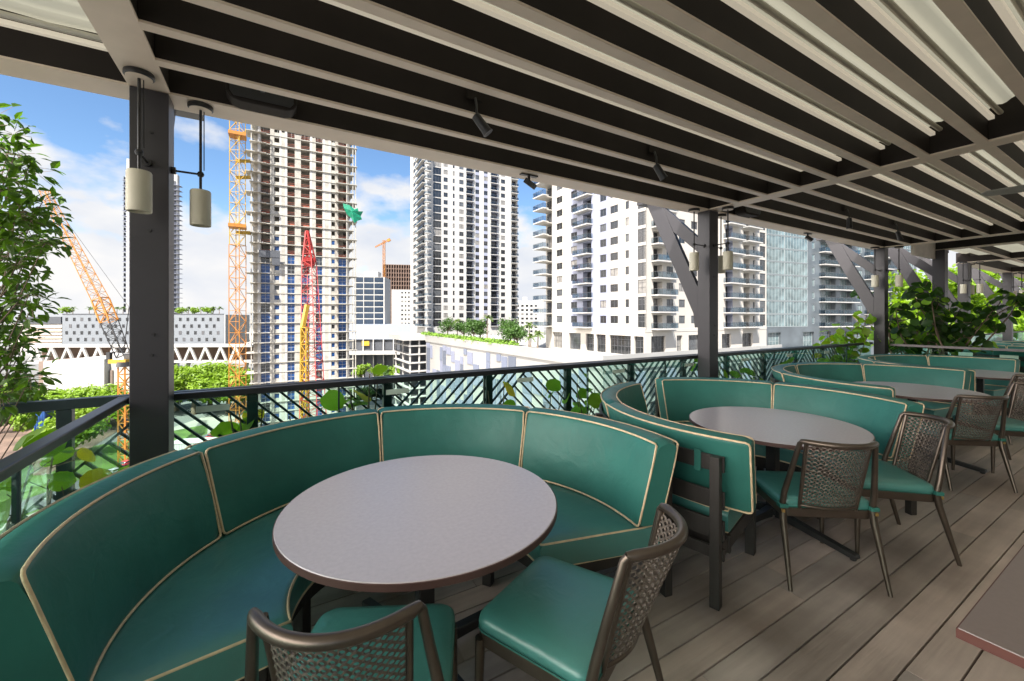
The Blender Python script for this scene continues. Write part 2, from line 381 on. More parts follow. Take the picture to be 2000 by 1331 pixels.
for x, l in zip(CX, cl): column(x, 3.12, l, 'columns of the pergola')

# ---- pendant lamps on the columns
def pendant(x, y, dirx, diry, label, zt_=ZB, n=24, L=.5):
    root = empty('pendant_lamp', (x, y, zt_)); tag(root, label, 'lamp', 'pendant lamps around the columns')
    M().lathe([(.001, -.001), (.064, -.001), (.066, -.006), (.066, -.022), (.060, -.028), (.001, -.028)], n=32).build('canopy', MT['black'], root, smooth=35); M().lathe([(.001, -.0285), (.057, -.0285), (.057, -.031), (.001, -.031)], n=32).build('canopy_plate', MT['cap'], root, smooth=35)
    p = M(); p.tube([(0, 0, -.028), (0, 0, -.535)], .0075, 10); p.tube([(.016, .012, -.028), (.016, .012, -.40)], .003, 6); p.build('rod', MT['black'], root, smooth=40)
    p = M(); p.lathe([(.0, -.02), (.014, -.014), (.02, 0), (.014, .014), (0, .02)], (0, 0, -.43), 14)
    e = Vector((dirx, diry, 0)); p.tube([(0, 0, -.43), tuple(e + Vector((0, 0, -.43)))], .0065, 8)
    q = e.normalized(); p.tube([tuple(e - q * .02 + Vector((0, 0, -.43))), tuple(e + q * .001 + Vector((0, 0, -.43)))], .022, 12); p.build('bracket', MT['black'], root, smooth=40)
    M().lathe([(.0, -.531), (.050, -.532), (.054, -.54), (.0545, -.745), (.053, -.751), (.050, -.751), (.0495, -.56), (0, -.555)], n=36).build('lamp_shade', MT['shade'], root, smooth=35)
    return root
pl = [(-.6, 2.94, 0, .18, 'cream cylinder lamp hanging in front of the near column'), (-.363, 3.2, -.141, 0, 'cream cylinder lamp hanging right of the near column'),
      (4.75, 2.94, 0, .18, 'cream cylinder lamp just right of the second column, nearest the viewer'), (4.475, 3.2, .188, 0, 'cream cylinder lamp left of the second column, in front of its brace'),
      (5.02, 3.2, -.18, 0, 'cream cylinder lamp half hidden behind the second column'),
      (9.83, 3.2, .2, 0, 'cream cylinder lamp on the left face of the third column'), (10.12, 2.94, 0, .18, 'cream cylinder lamp right of the third column before the big plant'),]
for a in pl: pendant(*a)

# ---- spot lights, floodlights, speakers
def spot(x, y, label, ang=35, az=0, plate=True, z=2.96):
    root = empty('spotlight', (x, y, z)); tag(root, label, 'spotlight', 'small black spotlights under the pergola')
    if plate: M().box(-.055, .055, -.006, 0, -.01, .075).build('junction_box', MT['web'], root, bevel=.003)
    p = M(); p.tube([(0, -.012, .0), (0, -.03, -.05), (0, -.035, -.135)], .008, 8); p.build('stem', MT['black'], root, smooth=40)
    d = Vector((math.sin(R(ang)) * math.cos(R(az)), math.sin(R(ang)) * math.sin(R(az)), -math.cos(R(ang)))); c = Vector((0, -.035, -.135))
    p = M(); p.tube([tuple(c - d * .02), tuple(c - d * .012), tuple(c + d * .10), tuple(c + d * .12), tuple(c + d * .12), tuple(c + d * .10)], [.012, .028, .031, .036, .030, .028], 20); p.build('lamp_head', MT['black'], root, smooth=35)
    return root
spot(1.146, 2.415, 'black spotlight tilted right, nearest to the viewer in the near bay', 38, -20)
spot(2.83, 2.415, 'black spotlight on the rafter just before the second cross beam', 35, -20)
spot(6.5, 2.415, 'black spotlight aimed down in the far bay, nearer one', 5, 0)
spot(8.15, 2.415, 'black spotlight in the far bay close to the third column', 30, -10)
def flood(x, y, label):
    root = empty('floodlight', (x, y, ZB)); tag(root, label, 'floodlight', 'square floodlights under the eave')
    M().box(-.09, .09, -.02, .02, -.012, -.001).build('mounting_bar', MT['black'], root)
    p = M(); p.box(-.012, .012, -.01, .01, -.05, -.012); p.bar((-.02, .02, -.05), (.03, -.05, -.12), .075, .05); p.build('lamp_head', MT['black'], root, bevel=.006)
flood(2.08, 3.21, 'square black floodlight under the eave before the white towers'); flood(7.3, 3.21, 'square black floodlight under the eave before the glass building')
def speaker(x, y, label):
    root = empty('speaker', (x, y, 2.86)); tag(root, label, 'speaker', 'black wall speakers under the eave')
    p = M(); prof = [(-.19, .15), (-.19, .05), (-.165, .012), (-.12, .0), (.12, -.0), (.165, .012), (.19, .05), (.19, .15)]
    p.prism(prof, -.075, .06); p.build('cabinet', MT['web'], root, bevel=.012)
    p = M(); p.prism([(-.17, .14), (-.17, .05), (-.15, .022), (.15, .022), (.17, .05), (.17, .14)], -.080, -.0755); p.build('grille', mat('speaker_grille', (.03, .03, .032), .6, bump=.8, bscale=500), root)
    M().box(-.012, .012, -.083, -.0805, .075, .082).build('badge', MT['grey'], root)
speaker(-.03, 3.05, 'black speaker under the eave right of the near column'); speaker(5.35, 3.05, 'black speaker under the eave right of the second column')
# ceiling fan at the right edge
root = empty('ceiling_fan', (5.95, .42, 2.72)); tag(root, 'grey ceiling fan blade seen at the right edge under the rafters', 'fan')
M().lathe([(0, .15), (.02, .15), (.02, .06), (.10, .05), (.11, 0), (.06, -.05), (0, -.055)], n=24).build('motor', MT['black'], root, smooth=40)
for k in range(4):
    a = R(100 + 90 * k); p = M(); pts = [(.08, -.03), (.2, -.075), (.5, -.085), (.66, -.06), (.70, 0), (.66, .05), (.4, .06), (.08, .03)]
    p.prism(pts, -.006, .004, lambda u, v, t: (u * math.cos(a) - v * math.sin(a), u * math.sin(a) + v * math.cos(a), t + v * .22)); p.build('blade', mat('fan_blade_%d' % k, (.30, .30, .27), .5) if k == 0 else bpy.data.materials['fan_blade_0'], root, bevel=.003)

# ---- glass railing
root = empty('glass_railing', (-.75, 3.32, 0)); tag(root, 'clear glass railing with black handrail wrapping the terrace corner', 'railing')
def gl(name, m_, matn, **k): o = m_.build(name, MT[matn], root, **k); o.location = (.75, -3.32, 0); return o
p = M(); p.box(-.78, 10.02, 3.290, 3.350, 1.03, 1.07); p.box(-.78, -.72, -5.0, 3.2898, 1.03, 1.07); gl('handrail', p, 'rail', bevel=.006)
p = M(); p.box(-.79, 10.0, 3.30, 3.34, .0, .07); p.box(-.77, -.73, -5, 3.2999, 0, .07); gl('base_shoe', p, 'black')
jx = [-.735] + [.455 + 1.215 * k for k in range(8)] + [10.0]
for a, b in zip(jx[:-1], jx[1:]):
    gl('glass_panel', M().box(a + .006, b - .006, 3.314, 3.326, .07, 1.03), 'glass')
    mid = (a + b) / 2 - .17; gl('frosted_label', M().box(mid - .09, mid + .09, 3.3105, 3.3135, .935, .975), 'label')
for a in jx[1:-1]: gl('clamp_bar', M().box(a - .0055, a + .0055, 3.311, 3.329, .07, 1.03), 'fence')
for k in range(7):
    a = 3.31 - 1.22 * k; gl('glass_panel', M().box(-.756, -.744, a - 1.21, a - .006, .07, 1.03), 'glass')
    gl('clamp_bar', M().box(-.76, -.74, a - 1.2155, a - 1.2045, .07, 1.03), 'fence')

# ---- outer fence of slanting bars
root = empty('lattice_fence', (-1.57, 3.62, 0)); tag(root, 'dark green metal fence of slanting herringbone bars beyond the planter', 'fence')
def fe(name, m_, **k): o = m_.build(name, MT['fence'], root, **k); o.location = (1.57, -3.62, 0); return o
FX0, FX1 = -1.57, 10.3
p = M(); p.box(FX0, FX1, 3.585, 3.655, .98, 1.04); p.box(FX0, FX0 + .07, -3, 3.5848, .98, 1.04); fe('top_rail', p, bevel=.004)
p = M(); p.box(FX0, FX1, 3.59, 3.65, .04, .09); p.box(FX0, FX0 + .06, -3, 3.5898, .04, .09); fe('bottom_rail', p)
for k in range(-1, 11):
    x = -.10 + .985 * k; fe('post', M().box(x - .035, x + .035, 3.592, 3.648, -.04, .979), bevel=.003)
for k in range(6): fe('post', M().box(FX0 + .005, FX0 + .06, 3.592 - 1.1 * k, 3.648 - 1.1 * k, -.04, .979), bevel=.003)
Zt, Zb = .985, .085
def clipbar(pm, x0, z0, x1, z1): pm.bar((x0, 3.62, z0), (x1, 3.62, z1), .016, .020, up=(0, 1, 0))
for j in range(-2, 4):
    l1 = 1.20 + 2.94 * j; l2 = 2.295 + 2.94 * j; l3 = l1 + 2.94
    p = M(); x = l1                                             # "/" bars, full height, from l1 to l2
    while x < l2 + .02:
        a = (x, Zt); b = (x - .90, Zb)
        if b[0] > FX0 and a[0] < FX1: clipbar(p, *a, *b)
        x += .1095
    # "\" bars between the "/" line at l2 and the "/" line at l3
    x = l2 - .9 - .9; x = l2 - 1.8 + .11
    while x < l3:
        # param along bar: (x+t, Zt - t), t in 0..0.9 ; line L(l): point right of l2 line: X >= l - (Zt-Z)  -> x+t >= l2 - t
        t0 = max(0, (l2 - x) / 2); t1 = min(.90, (l3 - x) / 2)
        if t1 - t0 > .03 and x + t0 > FX0 and x + t1 < FX1: clipbar(p, x + t0, Zt - t0, x + t1, Zt - t1)
        x += .1095
    if p.v: fe('lattice_panel', p)
p = M(); yy = 3.5
while yy > -2.5: p.bar((FX0 + .03, yy, Zt), (FX0 + .03, yy - .9, Zb), .018, .026, up=(1, 0, 0)); yy -= .11
fe('lattice_panel', p)
# planter trough between glass and fence
soil = mat('planter_soil', (.09, .06, .04), .95, var=.5, vscale=9, bump=.6, bscale=30)
root = empty('planter', (0, 3.46, 0)); tag(root, 'long low planter trough between the glass and the fence', 'planter')
p = M(); p.box(-1.5, 10.2, -.105, -.085, -.04, .16); p.box(-1.5, 10.2, .095, .115, -.04, .16); p.box(-1.5, -.82, -6, -.1052, -.04, .14); p.build('trough', MT['cream'], root)
p = M(); p.box(-1.5, 10.2, -.0848, .0948, -.03, .13); p.box(-1.48, -.84, -6, -.107, .1402, .17); p.build('soil', soil, root)
# ================================================================== FURNITURE
SEAT_Z = .47
def back_cushion(root, c, a0, a1, z0=.475, z1=.90, r0=1.045, r1=1.16, th=.135):
    """swept rounded cushion, leaning outward; a0<a1 degrees"""
    prof = []   # (s: 0 front..1 back across thickness, v 0..1 height) rounded rectangle loop
    rc = .028; H = z1 - z0
    def corner(cx, cz, st):
        return [(cx + rc * math.cos(R(st + k * 22.5)), cz + rc * math.sin(R(st + k * 22.5))) for k in range(5)]
    loop = corner(rc, rc, 180) + [(th * .5, 0)] + corner(th - rc, rc, 270) + [(th + .006, H * .35), (th + .008, H * .65)] + corner(th - rc, H - rc, 0) + [(th * .5, H + .012)] + corner(rc, H - rc, 90) + [(-.010, H * .75), (-.016, H * .5), (-.012, H * .25)]
    n = 26; vs = []; fs = []; K = len(loop)
    ctr = (th / 2, H / 2)
    for i in range(n + 1):
        t = i / n; e = min(t, 1 - t) * R(a1 - a0) * 1.1
        sc_ = 1.0 if e > .03 else (.0 + math.sqrt(max(0, 1 - (1 - e / .03) ** 2)))
        a = R(a0 + (a1 - a0) * t)
        bul = min(1, e / .12)
        for (u, v) in loop:
            uu = ctr[0] + (u - ctr[0]) * (.80 + .20 * sc_) if sc_ < 1 else u
            vv = ctr[1] + (v - ctr[1]) * (.94 + .06 * sc_) if sc_ < 1 else v
            if u < 0: uu = u * bul if sc_ >= 1 else uu
            r = r0 + (r1 - r0) * (vv / H) + uu
            vs.append((c[0] + r * math.cos(a), c[1] + r * math.sin(a), z0 + vv))
    for i in range(n):
        for k in range(K):
            l = (k + 1) % K; fs.append((i * K + k, i * K + l, (i + 1) * K + l, (i + 1) * K + k))
    fs += [tuple(range(K)), tuple(n * K + k for k in range(K))]
    o = M().add(vs, fs).build('back_cushion', MT['teal'], root, smooth=50)
    # piping round the front and rear faces
    def ring(rad_off, nn=18):
        pts = []; ins = .010; da = math.degrees(.012 / 1.1)
        A0, A1 = a0 + da * .25, a1 - da * .25; zA, zB = z0 + ins, z1 - ins * .6
        def P(a, z):
            v = z - z0; r = r0 + (r1 - r0) * (v / H) + rad_off; return (c[0] + r * math.cos(R(a)), c[1] + r * math.sin(R(a)), z)
        dr = 1.0
        for k in range(nn + 1): pts.append(P(A0 + dr + (A1 - A0 - 2 * dr) * k / nn, zB))
        for k in (1, 2): pts.append(P(A1 - dr + dr * math.sin(R(45 * k)), zB - .02 * (1 - math.cos(R(45 * k)))))
        for k in range(1, 6): pts.append(P(A1, zB - .02 - (zB - zA - .04) * k / 5))
        pts.append(P(A1 - .3, zA + .006))
        for k in range(nn + 1): pts.append(P(A1 - dr - (A1 - A0 - 2 * dr) * k / nn, zA))
        pts.append(P(A0 + .3, zA + .006))
        for k in range(0, 5): pts.append(P(A0, zA + .02 + (zB - zA - .04) * k / 5))
        pts.append(P(A0 + .3, zB - .006))
        return pts
    p = M(); p.tube(ring(.0035), .0056, 6, closed=True); p.tube(ring(th - .0035), .0056, 6, closed=True)
    p.build('piping', MT['pipe'], o, smooth=60)
    return o
def seat_cushion(root, c, a0, a1):
    r0, r1, z0, z1 = .53, 1.19, .335, SEAT_Z; rc = .03
    loop = []
    def corner(cx, cz, st): return [(cx + rc * math.cos(R(st + k * 22.5)), cz + rc * math.sin(R(st + k * 22.5))) for k in range(5)]
    loop = corner(r0 + rc, z0 + rc, 180) + corner(r1 - rc, z0 + rc, 270) + corner(r1 - rc, z1 - rc, 0) + [(r0 + .55, z1 + .002), (r0 + .38, z1 + .010), (r0 + .22, z1 + .013), (r0 + .1, z1 + .008)] + corner(r0 + rc, z1 - rc, 90)
    n = 36; K = len(loop); vs = []; fs = []
    for i in range(n + 1):
        t = i / n; e = min(t, 1 - t) * R(a1 - a0) * .9; q = 1 if e > .02 else math.sqrt(max(0, 1 - (1 - e / .02) ** 2)); a = R(a0 + (a1 - a0) * t); zc = (z0 + z1) / 2
        for (r, z) in loop:
            z_ = zc + (z - zc) * (.86 + .14 * q)
            if z > z1: z_ = z1 + (z - z1) * min(1, e / .15) - (0 if q >= 1 else (1 - q) * .01)
            r_ = r + (.006 * math.sin(a * 9) if z > z1 else 0)
            vs.append((c[0] + r_ * math.cos(a), c[1] + r_ * math.sin(a), z_))
    for i in range(n):
        for k in range(K): l = (k + 1) % K; fs.append((i * K + k, i * K + l, (i + 1) * K + l, (i + 1) * K + k))
    fs += [tuple(range(K)), tuple(n * K + k for k in range(K))]
    o = M().add(vs, fs).build('seat_cushion', MT['teal_s'], root, smooth=50)
    p = M()
    for z in (z1 - .008, z0 + .008):
        pts = []
        for k in range(41): a = R(a0 + .6 + (a1 - a0 - 1.2) * k / 40); pts.append((c[0] + (r0 + .006) * math.cos(a), c[1] + (r0 + .006) * math.sin(a), z))
        for k in range(1, 9): a = R(a1 - .35); r = r0 + .02 + (r1 - r0 - .04) * k / 8; pts.append((c[0] + r * math.cos(a), c[1] + r * math.sin(a), z))
        for k in range(1, 21): a = R(a1 - .6 - (a1 - a0 - 1.2) * k / 20); pts.append((c[0] + (r1 - .005) * math.cos(a), c[1] + (r1 - .005) * math.sin(a), z))
        for k in range(1, 9): a = R(a0 + .35); r = r1 - .02 - (r1 - r0 - .04) * k / 8; pts.append((c[0] + r * math.cos(a), c[1] + r * math.sin(a), z))
        p.tube(pts, .0056, 6, closed=True)
    p.build('piping', MT['pipe'], o, smooth=60)
def bench(c, a0, a1, label, flip, cut=1.5):
    """quarter of a ring: two back cushions, one seat cushion, timber frame. local angles a0..a1, flip: open end is at a0 (False) or a1 (True)"""
    root = empty('curved_bench', (c[0], c[1], 0)); tag(root, label, 'booth bench', 'curved teal booth benches')
    c0 = (0, 0); am = (a0 + a1) / 2
    back_cushion(root, c0, a0 + .1, am - .25); back_cushion(root, c0, am + .25, a1 - .1)
    seat_cushion(root, c0, a0 + (1.5 if not flip else .1), a1 - (cut if flip else .1))
    s0, s1 = a0 + (5.5 if not flip else 1.5), a1 - (5.5 if flip else 1.5)
    for (za, zb) in ((.715, .80), (.515, .61), (.35, .455), (.24, .305)):
        M().arcband(c0, 1.287, 1.306, s0, s1, za, zb, 22).build('slat', MT['bwood'], root, bevel=.003)
    p = M(); p.arcband(c0, .575, .605, s0, s1, .235, .333, 20); p.arcband(c0, 1.16, 1.19, s0, s1, .235, .333, 20)
    for k in range(5):
        a = R(s0 + 1.5 + (s1 - s0 - 3) * k / 4); ca, sa = math.cos(a), math.sin(a)
        p.bar((.606 * ca, .606 * sa, .285), (1.285 * ca, 1.285 * sa, .285), .04, .085)
    p.build('seat_frame', MT['bwood'], root, bevel=.003)
    for k in range(3):
        a = R(s0 + 1.5 + (s1 - s0 - 3) * k / 2); ca, sa = math.cos(a), math.sin(a)
        M().bar((1.332 * ca, 1.332 * sa, 0), (1.332 * ca, 1.332 * sa, .805), .05, .05, up=(ca, sa, 0)).build('rear_leg', MT['bwood'], root, bevel=.003)
        M().bar((.635 * ca, .635 * sa, 0), (.635 * ca, .635 * sa, .333), .055, .055, up=(ca, sa, 0)).build('front_leg', MT['bwood'], root, bevel=.003)
    for a in ((s0 + 6, s1 - 6)):
        ca, sa = math.cos(R(a)), math.sin(R(a)); ta = (-sa, ca)
        p = M(); p.bar((1.309 * ca, 1.309 * sa, .70), (1.309 * ca, 1.309 * sa, .815), .036, .005, up=(ca, sa, 0)); p.bar((1.284 * ca, 1.284 * sa, .79), (1.311 * ca, 1.311 * sa, .812), .036, .004); p.build('strap', MT['teal'], root)
    return root
B = [((.60, 1.75), 87.2, 190.3, (.60, 1.75), -15.7, 86.8), ((3.34, 1.71), 98, 203, (3.17, 1.80), -34, 72), ((6.17, 1.72), 88.2, 191.5, (6.19, 1.72), -10.5, 87.8), ((8.72, 1.70), 88.2, 191, (8.72, 1.70), -10, 87.8)]
bl = ['first', 'second', 'third', 'fourth']
for i, (c1, a0, a1, c2, b0, b1) in enumerate(B):
    bench(c1, a0, a1, ['near left teal booth bench with cream piping filling the lower left corner', 'left bench of the second booth, seen from behind with black slats', 'left bench of the third booth, in front of its dark table', 'left bench of the farthest booth beside the glass screen'][i], True, 6 if i == 1 else 1.5)
    bench(c2, b0, b1, ['right teal booth bench behind the large pale round table', 'right bench of the second booth, facing us behind the brown table', 'right bench of the third booth behind its round table', 'right bench of the farthest booth before the cross glass screen'][i], False)

# ---- round tables
def tablemat(name, col, rough):
    return mat(name, col, rough, var=.045, vscale=60, spec=.9)
ttop = tablemat('stone_laminate_top', (.51, .465, .485), .27); tedge = mat('red_brown_table_edge', (.08, .042, .036), .45, var=.15)
def round_table(x, y, a, label):
    root = empty('round_table', (x, y, 0)); tag(root, label, 'table', 'round booth tables')
    M().lathe([(0, .722), (.574, .722), (.578, .7245), (.578, .7475), (.5755, .750), (0, .7502)], n=96).build('table_top', ttop, root, smooth=35)
    M().lathe([(.5782, .7230), (.5812, .7245), (.5812, .7465), (.5782, .7478)], n=96).build('edge_band', tedge, root, smooth=35)
    M().box(-.035, .035, -.035, .035, .07, .703).build('stem', MT['black'], root, bevel=.006)
    M().box(-.2, .2, -.2, .2, .704, .7215).build('top_plate', MT['black'], root)
    for k in range(4):
        t = R(a + 90 * k); ca, sa = math.cos(t), math.sin(t)
        p = M(); p.prism([(.03, .055), (.10, .055), (.545, .012), (.56, .022), (.555, .045), (.12, .105), (.03, .13)], -.024, .024, lambda u, v, q: (u * ca - q * sa, u * sa + q * ca, v)); p.lathe([(0, 0), (.018, 0), (.018, .014), (0, .014)], (.53 * ca, .53 * sa, .0005), 12)
        p.build('foot', MT['black'], root, bevel=.005)
    return root
round_table(.594, 1.76, 15, 'large pale round table in front of the first booth')
round_table(3.285, 1.68, -8, 'round brown table of the second booth')
round_table(6.14, 1.67, -5, 'round brown table of the third booth')
round_table(8.80, 1.67, 0, 'round table of the farthest booth, mostly hidden by a chair')
# square-cornered table at the lower right
root = empty('rectangular_table', (1.53, .33, 0)); tag(root, 'corner of a rectangular brown table at the lower right edge', 'table')
M().box(0, 1.2, -.75, 0, .722, .75).build('table_top', tablemat('brown_laminate_top', (.20, .16, .15), .36), root, bevel=.002)
M().box(-.0025, 1.2025, -.7525, .0025, .724, .748).build('edge_band', mat('red_table_edge', (.11, .04, .032), .5, var=.2), root)
M().box(.56, .64, -.42, -.34, .03, .721).build('stem', MT['black'], root, bevel=.004)
for sx in (-1, 1): M().bar((.6, -.38, .02), (.6 + sx * .4, -.38, .015), .05, .035).build('foot', MT['black'], root)

# ---- cane-back chairs
def cane_panel(w, h, yb, nx, nz):
    """curved lattice: octagonal holes between strands. local x across, z up; returns M"""
    m_ = M(); th = .0035
    def pos(u, v, off=0):     # u -1..1, v 0..1
        x = u * w / 2 * (1 - .09 * (1 - v)); bulge = -.105 * (1 - u * u) * (.45 + .55 * v)
        return (x, yb[0] + (yb[1] - yb[0]) * v + bulge + off, h[0] + (h[1] - h[0]) * v)
    for i in range(nx):
        for j in range(nz):
            cu, cv = (i + .5) / nx, (j + .5) / nz; hu, hv = .5 / nx, .5 / nz
            outer = []; inner = []
            for k in range(8):
                a = R(22.5 + 45 * k); ax, az = math.cos(a), math.sin(a); mm = max(abs(ax), abs(az)); outer.append((cu + hu * ax / mm, cv + hv * az / mm)); f_ = .60; inner.append((cu + hu * ax * .63, cv + hv * az * .63))
            vs = [pos(2 * u - 1, v, .0) for u, v in outer] + [pos(2 * u - 1, v, .0028) for u, v in inner] + [pos(2 * u - 1, v, -.0) for u, v in outer] + [pos(2 * u - 1, v, -.0028) for u, v in inner]
            fs = []
            for k in range(8):
                l = (k + 1) % 8; fs.append((k, l, 8 + l, 8 + k)); fs.append((16 + l, 16 + k, 24 + k, 24 + l)); fs.append((8 + k, 8 + l, 24 + l, 24 + k))
            m_.add(vs, fs)
    return m_, pos
def make_chair():
    root = empty('cane_chair')
    for s in (-1, 1):
        M().tube([(.232 * s, .205, .40), (.236 * s, .208, .22), (.240 * s, .212, .0)], [.0185, .0165, .0115], 12).build('front_leg', MT['bronze'], root, smooth=40)
        M().tube([(.247 * s, -.225, .43), (.249 * s, -.235, .36), (.262 * s, -.335, .0)], [.0195, .019, .0115], 12).build('rear_leg', MT['bronze'], root, smooth=40)
        # slanting strut from the seat corner to the end of the top rail, tapering
        M().tube([(.247 * s, -.222, .43), (.246 * s, -.240, .52), (.200 * s, -.312, .83), (.194 * s, -.322, .843)], [.018, .0165, .0135, .013], 12).build('back_strut', MT['bronze'], root, smooth=40)
    tr = M(); pts = []
    for k in range(25):
        u = -1 + 2 * k / 24; pts.append((.197 * u, -.318 - .112 * (1 - u * u) ** .9, .846 + .006 * (1 - u * u)))
    tr.tube(pts, [.011] + [.0165] * 23 + [.011], 12); tr.build('top_rail', MT['bronze'], root, smooth=50)
    cp, pos = cane_panel(.335, (.458, .832), (-.235, -.325), 15, 15)
    cp.build('cane_panel', MT['cane'], root, smooth=60, fix=False)
    up = M()
    for s in (-1, 1): up.tube([pos(s * 1.02, -.10), pos(s * 1.02, .3), pos(s * 1.02, .7), pos(s * 1.02, 1.02)], .0105, 8)
    lowr = [pos(-1 + 2 * k / 14, -.03) for k in range(15)]; up.tube(lowr, .0085, 8)
    up.build('back_frame', MT['bronze'], root, smooth=50)
    # seat ring
    fr = M(); ring = []
    def rr(hx, y0, y1, rc, n=6):
        out = []
        for (cx_, cy_, st) in ((hx - rc, y1 - rc, 0), (-hx + rc, y1 - rc, 90), (-hx + rc - .012, y0 + rc, 180), (hx - rc + .012, y0 + rc, 270)):
            for k in range(n + 1): a = R(st + 90 * k / n); out.append((cx_ + rc * math.cos(a), cy_ + rc * math.sin(a)))
        return out
    o_ = rr(.238, -.232, .228, .045); i_ = rr(.208, -.20, .198, .03); n = len(o_)
    vs = [(x, y, .375) for x, y in o_] + [(x, y, .425) for x, y in o_] + [(x, y, .425) for x, y in i_] + [(x, y, .375) for x, y in i_]
    fs = [(a * n + k, a * n + (k + 1) % n, ((a + 1) % 4) * n + (k + 1) % n, ((a + 1) % 4) * n + k) for a in range(4) for k in range(n)]
    fr.add(vs, fs); fr.build('seat_frame', MT['bronze'], root, bevel=.004, smooth=40)
    cu = M(); layers = [(.228, .000, .426), (.240, .006, .434), (.244, .008, .452), (.240, .005, .470), (.226, -.004, .481), (.19, -.03, .488), (.12, -.08, .491)]
    L_ = [rr(hx, -.222 - d_ * .8, .220 + d_, .05 if hx > .2 else .06) for hx, d_, z in layers]
    vs = [(x, y, layers[q][2]) for q in range(len(L_)) for x, y in L_[q]]; n = len(L_[0])
    fs = [(q * n + k, q * n + (k + 1) % n, (q + 1) * n + (k + 1) % n, (q + 1) * n + k) for q in range(len(L_) - 1) for k in range(n)] + [tuple(range(n)), tuple((len(L_) - 1) * n + k for k in range(n))]
    sc_ = cu.add(vs, fs).build('seat_cushion', MT['teal_s'], root, smooth=60)
    M().tube([(x, y, .431) for x, y in rr(.2425, -.228, .228, .052)], .003, 5, closed=True).build('seam', MT['teal'], sc_, smooth=60)
    tie = M()
    for s in (-1, 1):
        tie.box(min(.225 * s, .272 * s), max(.225 * s, .272 * s), -.250, -.205, .428, .452)
    tie.build('tie', MT['teal'], sc_, bevel=.004)
    g = M()
    for s in (-1, 1): g.box(min(.246 * s, .262 * s), max(.246 * s, .262 * s), -.252, -.238, .405, .422)
    g.build('clip', MT['gold'], root)
    return root
ch = [(.289, 1.365 - .01, 63, 'woven-back chair at the bottom edge, seen from behind, nearest the viewer'),
      (.953, 1.246, 115, 'woven-back chair right of the big pale table, turned sideways'),
      (2.955, 1.323, 54, 'woven-back chair with its back to us at the second booth'),
      (3.640, 1.21, 138, 'woven-back chair turned left at the second booth'),
      (5.66, 1.29, 54, 'woven-back chair with its back to us at the third booth'),
      (6.52, 1.13, 138, 'woven-back chair cut by the right edge at the third booth'),
      (8.15, 1.38, 60, 'woven-back chair with its back to us at the farthest booth'),
      (9.05, 1.10, 130, 'last woven-back chair, at the farthest booth by the right edge')]
proto = make_chair()
for i, (x, y, a, l) in enumerate(ch):
    o = proto if i == 0 else copy_tree(proto)
    o.location = (x, y, 0); o.rotation_euler.z = R(a - 90); tag(o, l, 'chair', 'woven-back chairs at the booths')
# ================================================================== CITY
G = -40.0
m = M(); m.add([(-5000, -300, G), (8000, -4000, G), (8000, 8000, G), (-5000, 8000, G)], [(0, 1, 2, 3)])
gm = mat('city_ground', (.15, .15, .14), .95, var=.3, vscale=.004, tcoord='Object')
tag(m.build('ground', gm, fix=False), kind='structure')
def patch(name, pts, z, mt):
    v = [(*site(l, d), G + z) for l, d in pts]; tag(M().add(v, [tuple(range(len(v)))]).build(name, MT[mt], fix=False), kind='structure')
patch('construction_ground', [(-125, 85), (-10, 60), (30, 120), (-20, 260), (-60, 240), (-130, 215)], .06, 'sand')
patch('brown_soil', [(-260, 195), (-165, 192), (-122, 108), (-190, 108)], .12, 'brown')
patch('lawn', [(-140, 92), (-102, 82), (-98, 132), (-118, 160), (-136, 130)], .10, 'grass')
patch('road', [(-200, 168), (-60, 196), (-60, 208), (-200, 180)], .16, 'asphalt')
patch('road', [(-112, 60), (-104, 60), (-96, 190), (-106, 190)], .20, 'asphalt')
patch('road', [(-60, 290), (-20, 230), (-6, 240), (-40, 300)], .16, 'asphalt')
patch('park_lawn', [(-110, 205), (-62, 205), (-50, 330), (-130, 330)], .06, 'grass')
for k in range(9): patch('road_marking', [(-111 + k * 1.1 + 2.2, 66 + k * 13.5), (-110.7 + k * 1.1 + 2.2, 66 + k * 13.5), (-110.2 + k * 1.1 + 2.2, 72 + k * 13.5), (-110.5 + k * 1.1 + 2.2, 72 + k * 13.5)], .24, 'line')
sea = M(); 

